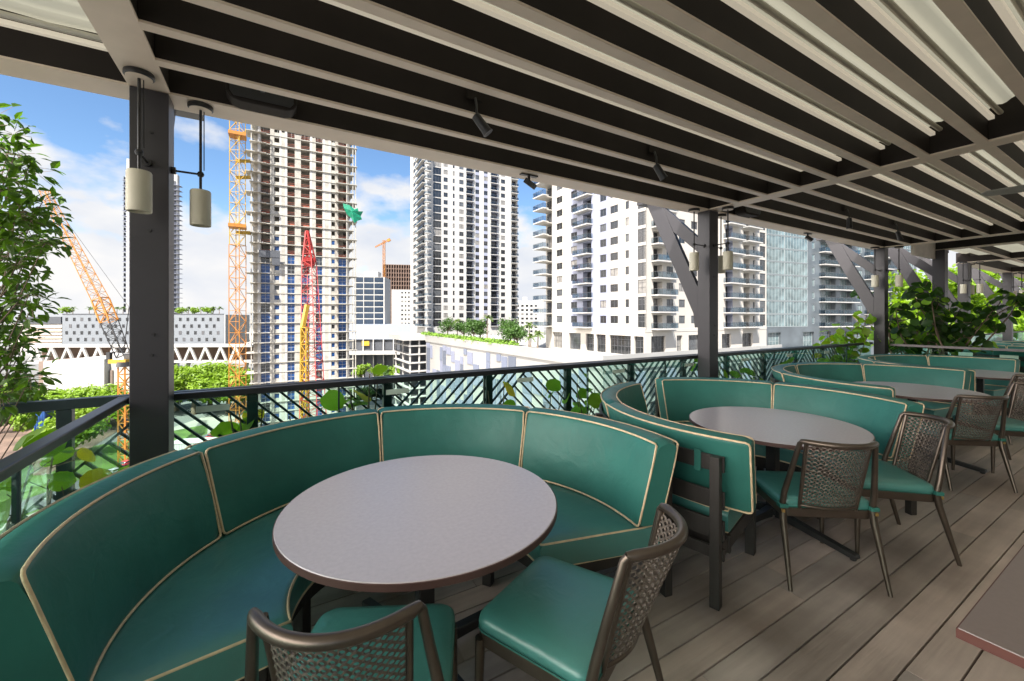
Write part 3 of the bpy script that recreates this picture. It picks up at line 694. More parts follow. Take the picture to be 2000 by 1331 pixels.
# ---- generic building with punched openings
def tparam(px, A, u): k = (px - 1000) / FOC; return (k * A[1] - A[0]) / (u[0] - k * u[1])
class Bld:
    def __init__(s, name, label, cat, A, ang, z0, group=None):
        """A=(lat,dep) of the near corner; ang = direction of the front face in the lat/dep frame (deg)"""
        s.A = A; s.u = (math.cos(R(ang)), math.sin(R(ang))); p = site(*A); w = site(*s.u); s.rot = math.atan2(w[1], w[0])
        s.root = empty(name, (p[0], p[1], z0), s.rot); s.z0 = z0; tag(s.root, label, cat, group); s.wins = []; s.balcs = []
        s.w = M(); s.mats = []; s.nrm = Vector((0, 0, 0))
    def tp(s, px): return tparam(px, s.A, s.u)
    def tside(s, px):        # parameter along the side face that runs back from the corner; returns distance back
        v = (-s.u[1], s.u[0]); return tparam(px, s.A, v)
    def T(s, ox, oy, a):
        ca, sa = math.cos(R(a)), math.sin(R(a)); return lambda x, y, z: (ox + x * ca - y * sa, oy + x * sa + y * ca, z)
    def face(s, ox, oy, a, L, H, fh, nf, bays, zb=0.0, mi=0, base=None):
        """bays: (x0,x1,kind,zlo,zhi[,opts]). wall runs 0..L at local y=0, outward = -y"""
        T = s.T(ox, oy, a); W = s.w
        def quad(pts, mi_=mi): W.add([T(*p) for p in pts], [tuple(range(4))], mi_)
        cur = 0
        for b in sorted(bays, key=lambda q: q[0]):
            x0, x1, kind, zl, zh = b[:5]; op = b[5] if len(b) > 5 else {}; mm = op.get('mi', mi); dep = op.get('dep', .16 if kind == 'win' else 1.3)
            if x0 > cur: quad([(cur, 0, zb), (x0, 0, zb), (x0, 0, zb + H), (cur, 0, zb + H)], op.get('lmi', mi))
            zprev = zb
            for f in range(nf):
                za, zc_ = zb + f * fh + zl, zb + f * fh + zh
                if za > zprev + 1e-4: quad([(x0, 0, zprev), (x1, 0, zprev), (x1, 0, za), (x0, 0, za)], mm)
                quad([(x0, 0, za), (x0, dep, za), (x0, dep, zc_), (x0, 0, zc_)], mm); quad([(x1, dep, za), (x1, 0, za), (x1, 0, zc_), (x1, dep, zc_)], mm)
                quad([(x0, 0, za), (x1, 0, za), (x1, dep, za), (x0, dep, za)], mm); quad([(x0, dep, zc_), (x1, dep, zc_), (x1, 0, zc_), (x0, 0, zc_)], mm)
                s.wins.append((T((x0 + x1) / 2, dep - .04, za), a, x1 - x0, zc_ - za, op.get('style', 0)))
                if kind == 'balc':
                    bx0, bx1 = op.get('bx', (x0 - .3, x1 + .3)); s.balcs.append((T(bx0, 0, zb + f * fh), a, bx1 - bx0, op.get('bd', 1.5), op.get('bm', 0)))
                zprev = zc_
            quad([(x0, 0, zprev), (x1, 0, zprev), (x1, 0, zb + H), (x0, 0, zb + H)], mm); cur = x1
        if cur < L: quad([(cur, 0, zb), (L, 0, zb), (L, 0, zb + H), (cur, 0, zb + H)], mi)
    def cap_roof(s, x0, x1, y0, y1, H, par=.9, mi=0):
        s.w.box(x0, x1, y0, y1, H - .05, H, mi); 
        for a in ((x0, x1, y0, y0 + .3), (x0, x1, y1 - .3, y1), (x0, x0 + .3, y0 + .3, y1 - .3), (x1 - .3, x1, y0 + .3, y1 - .3)): s.w.box(*a, H, H + par, mi)
    def finish(s, wallmats, wmats=None, cap=96, bcap=96, wname='window', bname='balcony'):
        s.w.build('wall', wallmats, s.root, fix=False)
        wmats = wmats or [MT['dframe'], MT['bglass']]
        if len(wmats) == 2: wmats = wmats + ([MT['bglass2'], MT['curtain']] if wmats[1] is MT['bglass'] else [MT['bglass'], wmats[1]] if wmats[1] is MT['blglass'] else [wmats[1], wmats[1]])
        cache = {}
        def wmesh(w, h, st, vr):
            key = (round(w, 2), round(h, 2), st, vr)
            if key not in cache:
                q = M(); f_ = .07; q.box(-w / 2, -w / 2 + f_, -.05, .03, 0, h); q.box(w / 2 - f_, w / 2, -.05, .03, 0, h); q.box(-w / 2 + f_, w / 2 - f_, -.05, .03, 0, f_); q.box(-w / 2 + f_, w / 2 - f_, -.05, .03, h - f_, h)
                nm = max(1, round(w / 1.0)) if w > 1.0 else 1
                for k in range(1, nm): x = -w / 2 + w * k / nm; q.box(x - .03, x + .03, -.045, .025, f_, h - f_)
                if st == 1: q.box(-w / 2 + f_, w / 2 - f_, -.04, .02, h * .42, h * .42 + .06); q.box(-w / 2 + f_, w / 2 - f_, -.04, .02, h * .78, h * .78 + .06)
                q.add([(-w / 2 + f_, 0, f_), (w / 2 - f_, 0, f_), (w / 2 - f_, 0, h - f_), (-w / 2 + f_, 0, h - f_)], [(0, 1, 2, 3)], 1 + vr); cache[key] = q
            return cache[key]
        cw = s.root.matrix_world if False else None
        def dist(p):
            v = Matrix.Rotation(s.rot, 3, 'Z') @ Vector(p) + Vector(s.root.location); return (v - Vector((0, 0, 1.5))).length
        s.wins.sort(key=lambda q: dist(q[0])); meshes = {}
        rest = M(); wr = random.Random(len(s.wins))
        for i, (p, a, w, h, st) in enumerate(s.wins):
            vr = wr.choice((0, 0, 0, 0, 0, 1, 1, 2)); q = wmesh(w, h, st, vr); key = (round(w, 2), round(h, 2), st, vr)
            if i < cap:
                if key not in meshes: o = q.build(wname, wmats, s.root, fix=False); meshes[key] = o
                else: o = meshes[key].copy(); COL.objects.link(o); o.parent = s.root
                o.location = p; o.rotation_euler.z = R(a)
            else:
                ca, sa = math.cos(R(a)), math.sin(R(a)); vs = [(p[0] + x * ca - y * sa, p[1] + x * sa + y * ca, p[2] + z) for x, y, z in q.v]; b = len(rest.v)
                rest.v += vs; rest.f += [tuple(k + b for k in f) for f in q.f]; rest.m += q.m
        if rest.v: o = rest.build(wname, wmats, s.root, fix=False); o['kind'] = 'stuff'
        s.balcs.sort(key=lambda q: dist(q[0])); bm = {}; restb = M()
        for i, (p, a, w, d, st) in enumerate(s.balcs):
            key = (round(w, 2), d, st)
            q = M(); q.box(0, w, -d, -.002, -.12, .10, 0)
            z1 = 1.15
            q.box(0, w, -d, -d + .05, z1 - .05, z1, 1); q.box(0, .05, -d + .05, -.002, z1 - .05, z1, 1); q.box(w - .05, w, -d + .05, -.002, z1 - .05, z1, 1)
            n_ = max(2, round(w / 1.1))
            for k in range(n_ + 1): x = .02 + (w - .08) * k / n_; q.box(x, x + .04, -d + .005, -d + .045, .10, z1 - .05, 1)
            q.box(.03, w - .03, -d + .02, -d + .032, .16, z1 - .08, 2); q.box(.015, .027, -d + .06, -.01, .16, z1 - .08, 2); q.box(w - .027, w - .015, -d + .06, -.01, .16, z1 - .08, 2)
            if i < bcap:
                if key not in bm: o = q.build(bname, [MT['white'], MT['dframe'], MT['brail']], s.root, fix=False); bm[key] = o
                else: o = bm[key].copy(); COL.objects.link(o); o.parent = s.root
                o.location = p; o.rotation_euler.z = R(a)
            else:
                ca, sa = math.cos(R(a)), math.sin(R(a)); vs = [(p[0] + x * ca - y * sa, p[1] + x * sa + y * ca, p[2] + z) for x, y, z in q.v]; b = len(restb.v)
                restb.v += vs; restb.f += [tuple(k + b for k in f) for f in q.f]; restb.m += q.m
        if restb.v: o = restb.build(bname, [MT['white'], MT['dframe'], MT['brail']], s.root, fix=False); o['kind'] = 'stuff'
        return s.root

# ---- apartment block on the right
PT = -5.8                                    # podium terrace level
b = Bld('apartment_building', 'wide white apartment block with balconies, behind the second column', 'apartment building', (23.6, 73.2), 30.4, PT)
FH = 3.05; NF = 13; GFH = 5.2; H = GFH + NF * FH
def s1(px): return b.tp(px)
f1 = []
def W_(x0, x1, mi=0, zl=.95, zh=2.45, st=0, lmi=0): return (x0, x1, 'win', zl, zh, dict(mi=mi, style=st, lmi=lmi))
L1 = s1(1497)
f1 += [(s1(1276), s1(1294), 'balc', .12, 2.55, dict(bx=(s1(1272), s1(1311)), bd=1.6)), W_(s1(1302), s1(1315)), W_(s1(1326), s1(1338)), W_(s1(1350), s1(1362)), W_(s1(1375), s1(1387)),
       (s1(1417), s1(1431), 'balc', .12, 2.55, dict(bx=(s1(1413), s1(1443)), bd=1.6, mi=1, lmi=0)), (s1(1453), s1(1464), 'balc', .12, 2.55, dict(bx=(s1(1449), s1(1476)), bd=1.6)),
       (s1(1470.5), s1(1474), 'win', .95, 2.45, dict(mi=0)), (s1(1484), s1(1495), 'win', .30, 2.80, dict(style=1))]
b.face(0, 0, 0, L1, NF * FH, FH, NF, f1, zb=GFH)
g1 = []
for (p0, p1) in ((1272, 1300), (1322, 1333), (1345, 1367), (1380, 1400), (1410, 1428), (1450, 1470)): g1.append((s1(p0), s1(p1), 'win', .3, 3.9, dict(style=1, dep=.5)))
b.face(0, 0, 0, L1, GFH, GFH, 1, g1)
D1 = b.tside(1078)
def sd(px): return D1 - b.tside(px)
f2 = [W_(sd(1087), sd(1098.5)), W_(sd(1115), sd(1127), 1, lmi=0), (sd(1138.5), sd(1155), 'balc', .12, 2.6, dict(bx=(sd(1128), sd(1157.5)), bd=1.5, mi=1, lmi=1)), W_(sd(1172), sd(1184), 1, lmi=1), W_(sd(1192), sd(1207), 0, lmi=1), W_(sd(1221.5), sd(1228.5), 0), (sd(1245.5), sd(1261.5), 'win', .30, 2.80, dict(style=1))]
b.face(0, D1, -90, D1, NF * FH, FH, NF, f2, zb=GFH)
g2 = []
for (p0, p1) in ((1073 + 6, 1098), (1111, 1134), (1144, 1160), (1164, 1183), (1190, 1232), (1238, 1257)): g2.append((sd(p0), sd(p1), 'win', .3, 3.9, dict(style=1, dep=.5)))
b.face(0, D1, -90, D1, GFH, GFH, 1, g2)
# far-left end with the deep corner balconies
b.face(3, D1, 180, 3, H, FH, 0, [])
b.w.box(.2, L1, D1 - .3, D1, 0, H, 0); b.w.box(L1 - .3, L1, .3, D1 - .3, 0, H)
b.cap_roof(0, L1, 0, D1, H)
for k in range(NF): b.balcs.append(((-1.6, D1 + 3.3, GFH + k * FH), -90, 4.2, 1.6, 0)); b.wins.append(((.6, D1 + 1.4, GFH + k * FH + .12), -90, 2.6, 2.5, 0))
b.w.box(.8, 8, D1 + .01, D1 + 3.6, 0, H, 0)
for k in range(NF): b.w.box(-1.6, .8, D1 + .01, D1 + 3.3, GFH + k * FH - .1, GFH + k * FH + .1, 0)
b.w.box(-.05, -.001, 0, D1, GFH - .55, GFH - .05, 0); b.w.box(0, L1, -.05, -.001, GFH - .55, GFH - .05, 0)
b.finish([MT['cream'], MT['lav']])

# ---- far white tower
b = Bld('residential_tower', 'tall white tower with dark balcony columns, left of the apartment block', 'tower', (-33.9, 165), 26.8, PT)
FH = 3.08; NF = 26; L1 = b.tp(1011)
def s1(px): return b.tp(px)
f1 = [(s1(846), s1(862), 'win', .1, 2.85, dict(style=0, dep=.3)), W_(s1(866.5), s1(874.5), 0, .62, 2.42), W_(s1(884.5), s1(888), 0, .62, 2.42), W_(s1(897), s1(905.5), 0, .62, 2.42),
      (s1(911), s1(924), 'balc', .1, 2.75, dict(bx=(s1(910), s1(925)), bd=.8, mi=1)), W_(s1(928.5), s1(936), 1, .62, 2.42), W_(s1(945), s1(952.5), 1, .62, 2.42), (s1(959), s1(972), 'balc', .1, 2.75, dict(bx=(s1(958), s1(973)), bd=.8, mi=1)),
      W_(s1(978.5), s1(986.5), 0, .62, 2.42), (s1(999), s1(1009), 'balc', .1, 2.75, dict(bx=(s1(998), s1(1010.5)), bd=1.2))]
b.face(0, 0, 0, L1, NF * FH, FH, NF, f1, zb=3.5); b.w.box(0, L1, -.02, .5, 0, 3.5)
D1 = b.tside(801.5)
def sd(px): return D1 - b.tside(px)
f2 = [W_(sd(807), sd(812), 0, .62, 2.42), (sd(817), sd(829), 'balc', .1, 2.75, dict(bx=(sd(816), sd(831)), bd=1.3, mi=1))]
b.face(0, D1, -90, D1, NF * FH, FH, NF, f2, zb=3.5); b.w.box(-.02, .5, 0.5, D1, 0, 3.5)
for k in range(NF): b.balcs.append(((-1.6, -1.6 + .001, 3.5 + k * FH), 0, s1(846), 1.5, 0)); 
b.w.box(.3, L1, D1 - .3, D1, 0, 3.5 + NF * FH); b.w.box(L1 - .3, L1, 0.3, D1 - .3, 0, 3.5 + NF * FH); b.cap_roof(0, L1, 0, D1, 3.5 + NF * FH)
b.finish([MT['white'], MT['lav']], wmats=[MT['dframe'], MT['bglass']])

# ---- podium with checkered garage screens
A = (15.1, 68.4); ang = 30.4
b = Bld('parking_podium', 'white parking podium with grey checkered wall panels beneath the towers', 'podium', A, ang, G)
HP = PT - G - .02
b.w.box(0, 92, 0, 90, 0, HP, 0)
b.w.box(-.25, 92, -.25, -.001, HP - 1.6, HP + 1.0, 0); b.w.box(-.25, -.001, 0, 90, HP - 1.2, HP + 1.0, 0)
PMAT = [mat('slate_panel', (.10, .115, .15), .7), mat('lavender_panel', (.19, .205, .27), .7), mat('pale_blue_panel', (.14, .16, .215), .7)]; rr_ = random.Random(4)
y = 4.0
while y < 86:
    wd = rr_.choice([2.2, 2.8, 3.6]); z = 13.0
    while z < HP - 2.0:
        h = rr_.choice([2.4, 3.4, 4.4]); c = rr_.choice([0, 1, 1, 2, 2, 3, 3, 3])
        if c < 3 and z < HP - 3: M().box(-.12 - .04 * c, -.002, y, y + wd - .15, z, min(z + h - .1, HP - 1.6)).build('screen_panel', PMAT[c], b.root, fix=False)
        z += h
    y += wd + .3
cx_ = 3.0
while cx_ < 88:
    for z in range(5):
        for (dx, w) in ((0, 1.5), (2.6, 1.2)): b.wins.append(((cx_ + dx + w / 2, -.12, 6 + z * 5.4), 0, w, 4.2, 1))
    b.w.box(cx_ + 4.6, cx_ + 6.6, -.5, -.001, 0, HP - 2.2, 1); cx_ += 8.2
b.finish([mat('podium_paint', (.29, .285, .27), .8, var=.08, vscale=.1), MT['lav']])
# open garage floors at the far left end of the podium
p0 = (A[0] - math.sin(R(ang)) * 90, A[1] + math.cos(R(ang)) * 90)
b = Bld('parking_garage', 'open parking garage with thin white floors left of the checkered podium', 'garage', (p0[0] - 5.6, p0[1] - 2), ang, G)
for k in range(11): b.w.box(0, 8, 0, 20, k * 3.0 + 1.2, k * 3.0 + 1.6)
for x in (0.3, 3.6, 7.2):
    for y in (.3, 9, 19): b.w.box(x, x + .5, y, y + .5, 0, 33.4)
b.w.box(2, 7.8, 4, 19, 0, 33, 1); b.w.box(-2, 8.2, -.6, 20, 33.41, 35.2, 0)
b.finish([MT['white'], MT['greyd']])

# ---- tower under construction
b = Bld('unfinished_tower', 'bare concrete tower under construction with blue windows on its lower floors', 'tower', (-79.6, 125.4), 26.8, G)
FH = 3.07; NF = 35; L1 = b.tp(691); D1 = 16
def s1(px): return b.tp(px)
H = NF * FH
# px edges of the openings across the front
def cpx(v): return 420 + v / 3.3275
opn = [(297, 358, 'b'), (385, 418, 's'), (470, 518, 'm'), (558, 615, 'o'), (655, 697, 'm'), (756, 779, 's'), (801, 853, 'b')]
walls = b.w; prev = s1(cpx(277)); x = prev
nfin = 20                                    # floors from the ground that have windows
edges = [(s1(cpx(a)), s1(cpx(c)), k) for a, c, k in opn]
for (a, c, k) in edges:
    topf = NF - (3 if (k != 's') else 2)
    wid = a - prev
    walls.box(prev, a, 0, .45, 0, H - (0 if wid < 1.2 else 0 if k in ('b',) else FH * 2.6), 0 if rng.random() < .6 else 1); prev = c
walls.box(prev, s1(cpx(872)), 0, .45, 0, H, 0)
for px_ in (285, 425, 462, 625, 708, 745, 862): walls.box(s1(cpx(px_)) - .3, s1(cpx(px_)) + .3, -.02, .6, 0, H + .8, 2)
slab = M(); rails = M(); spand = M(); shores = M()
for f in range(NF + 1):
    z = f * FH; j = .0
    slab.box(.0, L1 - .4, -.35 if f % 2 else -.15, D1, z - .22, z)
    slab.box(-1.3 if f % 2 == 0 else -.2, 4.2, -1.0, 5, z - .2, z - .02) ; slab.box(L1 - 5.6, L1 + (1.0 if f % 2 == 0 else .0), -.9, 5, z - .2, z - .02)
for f in range(NF):
    z = f * FH
    for (a, c, k) in edges:
        if k == 's': spand.box(a, c, .05, .3, z, z + .9); spand.box(a, c, .05, .3, z + 2.35, z + FH - .22)
        if f >= nfin - (1 if k == 'o' else 0) and k != 's':
            q_ = M()
            for zz in (.5, 1.0): q_.box(a, c, .02, .08, z + zz, z + zz + .09)
            if rng.random() < .35: q_.box(a + .1, c - .1, .9, 1.0, z + .02, z + .7)
            q_.build('guard_rail', MT['rust'], b.root, fix=False)
        zt2 = 2.75
        if f < nfin + (2 if k == 's' else 0): b.wins.append((((a + c) / 2, .25, z + (.02 if k != 's' else .9)), 0, c - a, (FH - .26) if k != 's' else 1.45, 1 if k != 's' else 0))
    if f >= NF - 3:
        x = .5
        while x < L1 - 1: shores.box(x, x + .09, .3, .39, z, z + FH - .22); shores.box(x + .4, x + .49, 2, 2.09, z, z + FH - .22); x += .95
# dark core and party walls inside
walls.box(3, L1 - 3, 3.4, 3.8, 0, H, 0); walls.box(5, L1 - 5, D1 - .4, D1, 0, H, 1); walls.box(1.0, 1.4, 4, D1 - .5, 0, H, 1); walls.box(L1 - 1.6, L1 - 1.2, 4, D1 - .5, 0, H, 1)
for q in edges[::2]: walls.box(q[0] - .5, q[0] - .2, .46, 3.39, 0, H, 1)
walls.box(.6, 2.9, 1.2, 1.5, 0, H - 9, 1)
colm = M()
for x in (.15, L1 - 2.4, L1 - .5, L1 + .35): colm.box(x, x + .28, -.7, -.42, 0, H - 3)
slab.build('floor_slab', MT['conc'], b.root); spand.build('spandrel', MT['conc'], b.root); shores.build('shoring', MT['frame'], b.root); colm.build('edge_column', MT['conc'], b.root)
top = M(); x = .6
while x < L1 - 1: top.box(x, x + .5, .2, .7, H, H + rng.uniform(.4, 1.6)); x += 2.1
top.build('formwork', MT['rust'], b.root)
b.finish([MT['conc'], MT['concd'], MT['white']], wmats=[MT['frame'], MT['blglass']])
# hoist platform, tarpaulin, flag
w = Bld('work_platform', 'grey suspended work platform on the unfinished tower', 'platform', (b.A[0] + b.u[0] * 3.0 , b.A[1] + b.u[1] * 3.0 - 1.4), 26.8, zt(505, 128))
w.w.box(0, 5.6, -.3, .6, 0, .15); w.w.box(0, 5.6, -.35, -.3, .16, 2.2); w.w.box(3.4, 5.6, -.3, .6, -2.3, -2.15); w.w.box(3.4, 5.6, -.35, -.3, -2.1, -.1); w.finish([MT['greyd']])
tp = M(); q0 = b.tp(669)
pts = [(0, 0), (2.0, -.4), (3.6, -1.5), (4.6, -1.0), (5.0, -2.4), (6.3, -2.0), (5.6, -3.6), (6.0, -4.6), (4.6, -5.2), (3.6, -6.2), (2.6, -4.6), (1.2, -3.4), (.3, -1.6)]
vs = [(x, -1.3 + .35 * math.sin(x * 3 + z), z) for x, z in pts]; vs += [(x, y - .12, z) for x, y, z in vs]; n = len(pts)
cpt = (2.8, -2.0, -2.4)
vs.append(cpt); fs = [(i, (i + 1) % n, 2 * n) for i in range(n)] + [(n + (i + 1) % n, n + i, 2 * n) for i in range(n)]
o = tp.add(vs, fs).build('tarpaulin', MT['tarp'], fix=False)
pp = site(b.A[0] + b.u[0] * q0, b.A[1] + b.u[1] * q0); o.location = (pp[0], pp[1], zt(401, 138)); o.rotation_euler.z = b.rot; tag(o, 'torn green tarpaulin hanging off the right side of the unfinished tower', 'tarpaulin')

# ---- glass building on the right
b = Bld('glass_building', 'green-tinted glass building with balconies at the right, behind the third column', 'building', (57.5, 94), 22, PT)
FH = 3.05; NF = 16; L1 = b.tp(1790)
def s1(px): return b.tp(px)
GF = 5
f1 = [(s1(1492) + k_ * .2 + k_ * (s1(1578) - s1(1492)) / 7, s1(1492) + (k_ + .97) * (s1(1578) - s1(1492)) / 7, 'win', .10, 3.0, dict(style=0, dep=.06)) for k_ in range(0)] + [(s1(1489), s1(1532), 'win', .12, 3.0, dict(style=0, dep=.06)), (s1(1532.5), s1(1577), 'win', .12, 3.0, dict(style=0, dep=.06)), (s1(1586), s1(1591), 'win', .8, 2.4, {}), (s1(1603), s1(1632), 'balc', .1, 2.8, dict(bx=(s1(1600), s1(1636)), bd=1.4)), (s1(1640), s1(1664), 'balc', .1, 2.8, dict(bx=(s1(1637), s1(1668)), bd=1.4)), (s1(1675), s1(1684), 'win', .8, 2.4, {}), (s1(1690), s1(1740), 'balc', .1, 2.8, dict(bx=(s1(1688), s1(1744)), bd=1.4)), (s1(1750), s1(1785), 'win', .12, 2.98, dict(style=1))]
b.face(0, 0, 0, L1, NF * FH, FH, NF, f1, zb=GF)
g1 = [(s1(1500), s1(1525), 'win', .2, 3.8, dict(style=1, dep=.6)), (s1(1568), s1(1590), 'win', .2, 3.8, dict(style=1, dep=.6)), (s1(1600), s1(1623), 'win', .2, 3.8, dict(style=1, dep=.6)), (s1(1630), s1(1655), 'win', .2, 3.8, dict(style=1, dep=.6)), (s1(1665), s1(1700), 'win', .2, 3.8, dict(style=1, dep=.6))]
b.face(0, 0, 0, L1, GF, GF, 1, g1)
b.w.box(0, .3, .3, 20, 0, GF + NF * FH); b.w.box(.3, L1, 19.7, 20, 0, GF + NF * FH); b.cap_roof(0, L1, 0, 20, GF + NF * FH)
b.w.box(-3, L1, -2.2, -.8, -36, .4, 0)
wave = mat('rippled_curtain_glass', (.11,.15,.155), .07, var=.6, vscale=.5, bump=.12, bscale=.5, spec=1.0)
b.finish([mat('grey_green_spandrel', (.085, .10, .11), .35, var=.25, vscale=.3, spec=.8), MT['lav']], wmats=[mat('steel_mullion', (.30, .33, .33), .4), wave])

# ---- mid-distance blocks
b = Bld('office_block', 'dark-windowed office block on white braces, right of the unfinished tower', 'building', (-.384 * 235, 235), 6, zt(635, 235))
L1 = b.tp(751); Hh = zt(541, 235) - zt(635, 235)
b.face(0, 0, 0, L1, Hh, Hh / 8, 8, [(.4, L1 * .31, 'win', .25, 3.25, dict(dep=.1)), (L1 * .33, L1 * .65, 'win', .25, 3.25, dict(dep=.1)), (L1 * .67, L1 - .6, 'win', .25, 3.25, dict(dep=.1))])
b.w.box(0, L1, .3, 18, 0, Hh); b.w.box(L1 * .3, L1 * .75, 3, 12, Hh, Hh + 3.5)
br = M()
for (x0, x1) in ((-6, L1 * .3), (L1 * .62, L1 * .3), (L1 * .68, L1 + .5)): br.bar((x0, -.6, -9.5), (x1, -.6, 0), .8, .8)
br.box(L1 * .64, L1 * .69, -1.2, -.3, -13, 0); br.bar((L1 * .66, -.6, -9.5), (L1 * .99, -.6, 0), .7, .7); br.build('brace', MT['white'], b.root)
b.finish([MT['white']], wmats=[MT['greyd'], mat('office_glass', (.02, .035, .06), .15, var=.4, vscale=.3, spec=.8)])
b = Bld('transit_station', 'long pale grey station hall below the office block', 'building', (-.40 * 228, 228), 4, zt(690, 228))
L1 = b.tp(812); b.w.box(0, L1, 0, 14, 7.5, zt(634, 228) - zt(690, 228), 0); b.w.box(0, L1, 1, 14, -20, 7.49, 1)
for k in range(6): b.w.box(3 + k * 5.5, 3.5 + k * 5.5, -.4, .2, -20, 7.5, 2)
b.finish([mat('pale_blue_cladding', (.26, .285, .33), .6), MT['greyd'], MT['white']])
M().box(8, 12, -.15, -.02, 4.0, 6.6).build('sign_board', MT['yellow'], b.root); 
M().box(-2, L1 + 6, -5, -.5, -.5, 1.2).build('guideway', MT['white'], b.root)
b = Bld('unfinished_block', 'distant brown block under construction behind the office block', 'building', (-.312 * 320, 320), 10, zt(640, 320))
L1 = b.tp(803); Hh = zt(517, 320) - zt(640, 320)
n_ = 15; b.w.box(.3, L1, 1.2, 14, 0, Hh, 1)
for f in range(n_ + 1): b.w.box(0, L1, 0, 1.19, f * Hh / n_ - .2, f * Hh / n_ + .2, 0)
for k in range(12): b.w.box(k * L1 / 11 - .3, k * L1 / 11 + .3, .01, 1.1, 0, Hh, 0)
b.finish([mat('brown_concrete', (.16,.105,.08), .9), mat('dark_openings', (.05, .035, .03), .9)])
b = Bld('white_block', 'small white block with tiny square windows at the centre distance', 'building', (-.292 * 280, 280), 8, zt(645, 280))
L1 = b.tp(806); Hh = zt(566, 280) - zt(645, 280); b.face(0, 0, 0, L1, Hh, 3.0, int(Hh / 3), [(L1 * .45, L1 * .55, 'win', .8, 2.0, {}), (L1 * .62, L1 * .7, 'win', .8, 2.0, {}), (L1 * .78, L1 * .86, 'win', .8, 2.0, {})]); b.w.box(0, L1, .2, 12, 0, Hh); b.finish([MT['white']])
b = Bld('distant_apartments', 'low distant white apartments seen between the two white towers', 'building', (.008 * 300, 300), 5, zt(660, 300))
L1 = b.tp(1062); Hh = zt(588, 300) - zt(660, 300); nb = int(Hh / 3.1)
b.face(0, 0, 0, L1, Hh, 3.1, nb, [(1 + k * 3.3, 2.9 + k * 3.3, 'win', .7, 2.3, {}) for k in range(int(L1 / 3.3) - 1)]); b.w.box(0, L1, .2, 12, 0, Hh); b.w.box(6, 9, 3, 7, Hh, Hh + 3); b.finish([MT['white']])
# perforated grey garage with roof palms
b = Bld('perforated_garage', 'long grey block with scattered small square windows and palms on its roof', 'garage', (-1.091 * 215, 215), 0, zt(673, 215))
L1 = b.tp(437.5); Hh = zt(615, 215) - zt(673, 215)
b.w.box(0, L1, 0, 20, 0, Hh, 0); b.w.box(L1, L1 + .6, .1, 20, 0, Hh, 1); k = 0
sq = M()
for r_ in range(4):
    for c in range(21):
        x = 2.3 + c * 3.95 + (0 if r_ % 2 == 0 else 1.95); z = Hh - 3.3 - r_ * 3.5
        if x < L1 - 2: b.wins.append(((x, -.06, z), 0, 1.35, 1.75, 0))
b.w.box(2, L1 - 1, 1, 18, -2.2, -.01, 2); b.w.box(0, L1, -.1, .0, Hh, Hh + .5, 2)
b.finish([MT['grey'], MT['white'], MT['greyd']], wmats=[MT['dframe'], MT['bglass'], MT['bglass'], MT['dframe']], cap=90)
b2 = Bld('office_block', 'low beige block with a dark roof band at the far left, behind the small tree', 'building', (-1.215 * 225, 225), 0, zt(680, 225))
L1 = b2.tp(121); Hh = zt(617, 225) - zt(680, 225); b2.w.box(0, L1, 0, 14, 0, Hh - 4.4, 0); b2.w.box(6, L1, -.5, 14, Hh - 4.39, Hh - .6, 1)
for k in range(6): b2.w.box(8, L1, -.35, -.002, 1.2 + k * 1.9, 1.6 + k * 1.9, 2)
b2.finish([MT['cream'], MT['greyd'], mat('beige_fins', (.33,.24,.17), .8)])
# slim white tower behind the near column
b = Bld('slim_tower', 'slim tall white tower half hidden by the near column', 'tower', (-.944 * 250, 250), 24, G)
L1 = b.tp(352); Hh = zt(325, 250) - G - 4
b.w.box(L1 * .06, L1 * .2, 0, 5, 0, Hh + 9, 0); b.w.box(L1 * .2, L1 * .94, .8, 5, 0, Hh + 3, 0)
for f in range(int(Hh / 3.1)):
    z = f * 3.1 + 1
    b.w.box(-.6, L1 * .06, .5, 5, z, z + .25, 1); b.w.box(L1 * .1, L1 * .18, -.04, 0, z + .4, z + 2.2, 1); b.w.box(-.02, 0, 1, 4, z + .3, z + 2.4, 2); b.w.box(L1 * .3, L1 * .98, -.7, .8, z, z + .22, 1); b.w.box(L1 * .94, L1 * 1.0, .8, 5, z, z + .22, 1); b.w.box(L1 * .32, L1 * .92, .75, .79, z + .4, z + 2.7, 2)
    b.w.box(L1 * .3, L1 * .98, -.7, -.66, z + 1.0, z + 1.1, 1)
b.finish([MT['white'], MT['lav'], MT['greyd']])
# white warehouse wall
b = Bld('warehouse', 'windowless white box building below the viaduct at the left', 'warehouse', (-1.137 * 172, 172), 3, G)
L1 = b.tp(206); z1 = zt(702, 172) - G; b.w.box(0, L1 * .42, 0, 20, 0, z1 - 1, 0); b.w.box(L1 * .42, L1, -.6, 20, 0, z1, 0); b.w.box(-5, 0, 3, 20, 0, z1 - 1.2, 1); b.w.box(L1, L1 + 8, 2, 22, 0, z1 - 1.4, 2)
b.w.box(L1, L1 + 1.5, 1.5, 1.99, 8, z1 - 5, 1); b.finish([MT['white'], mat('brown_side_wall', (.20, .15, .12), .9), MT['cream']])
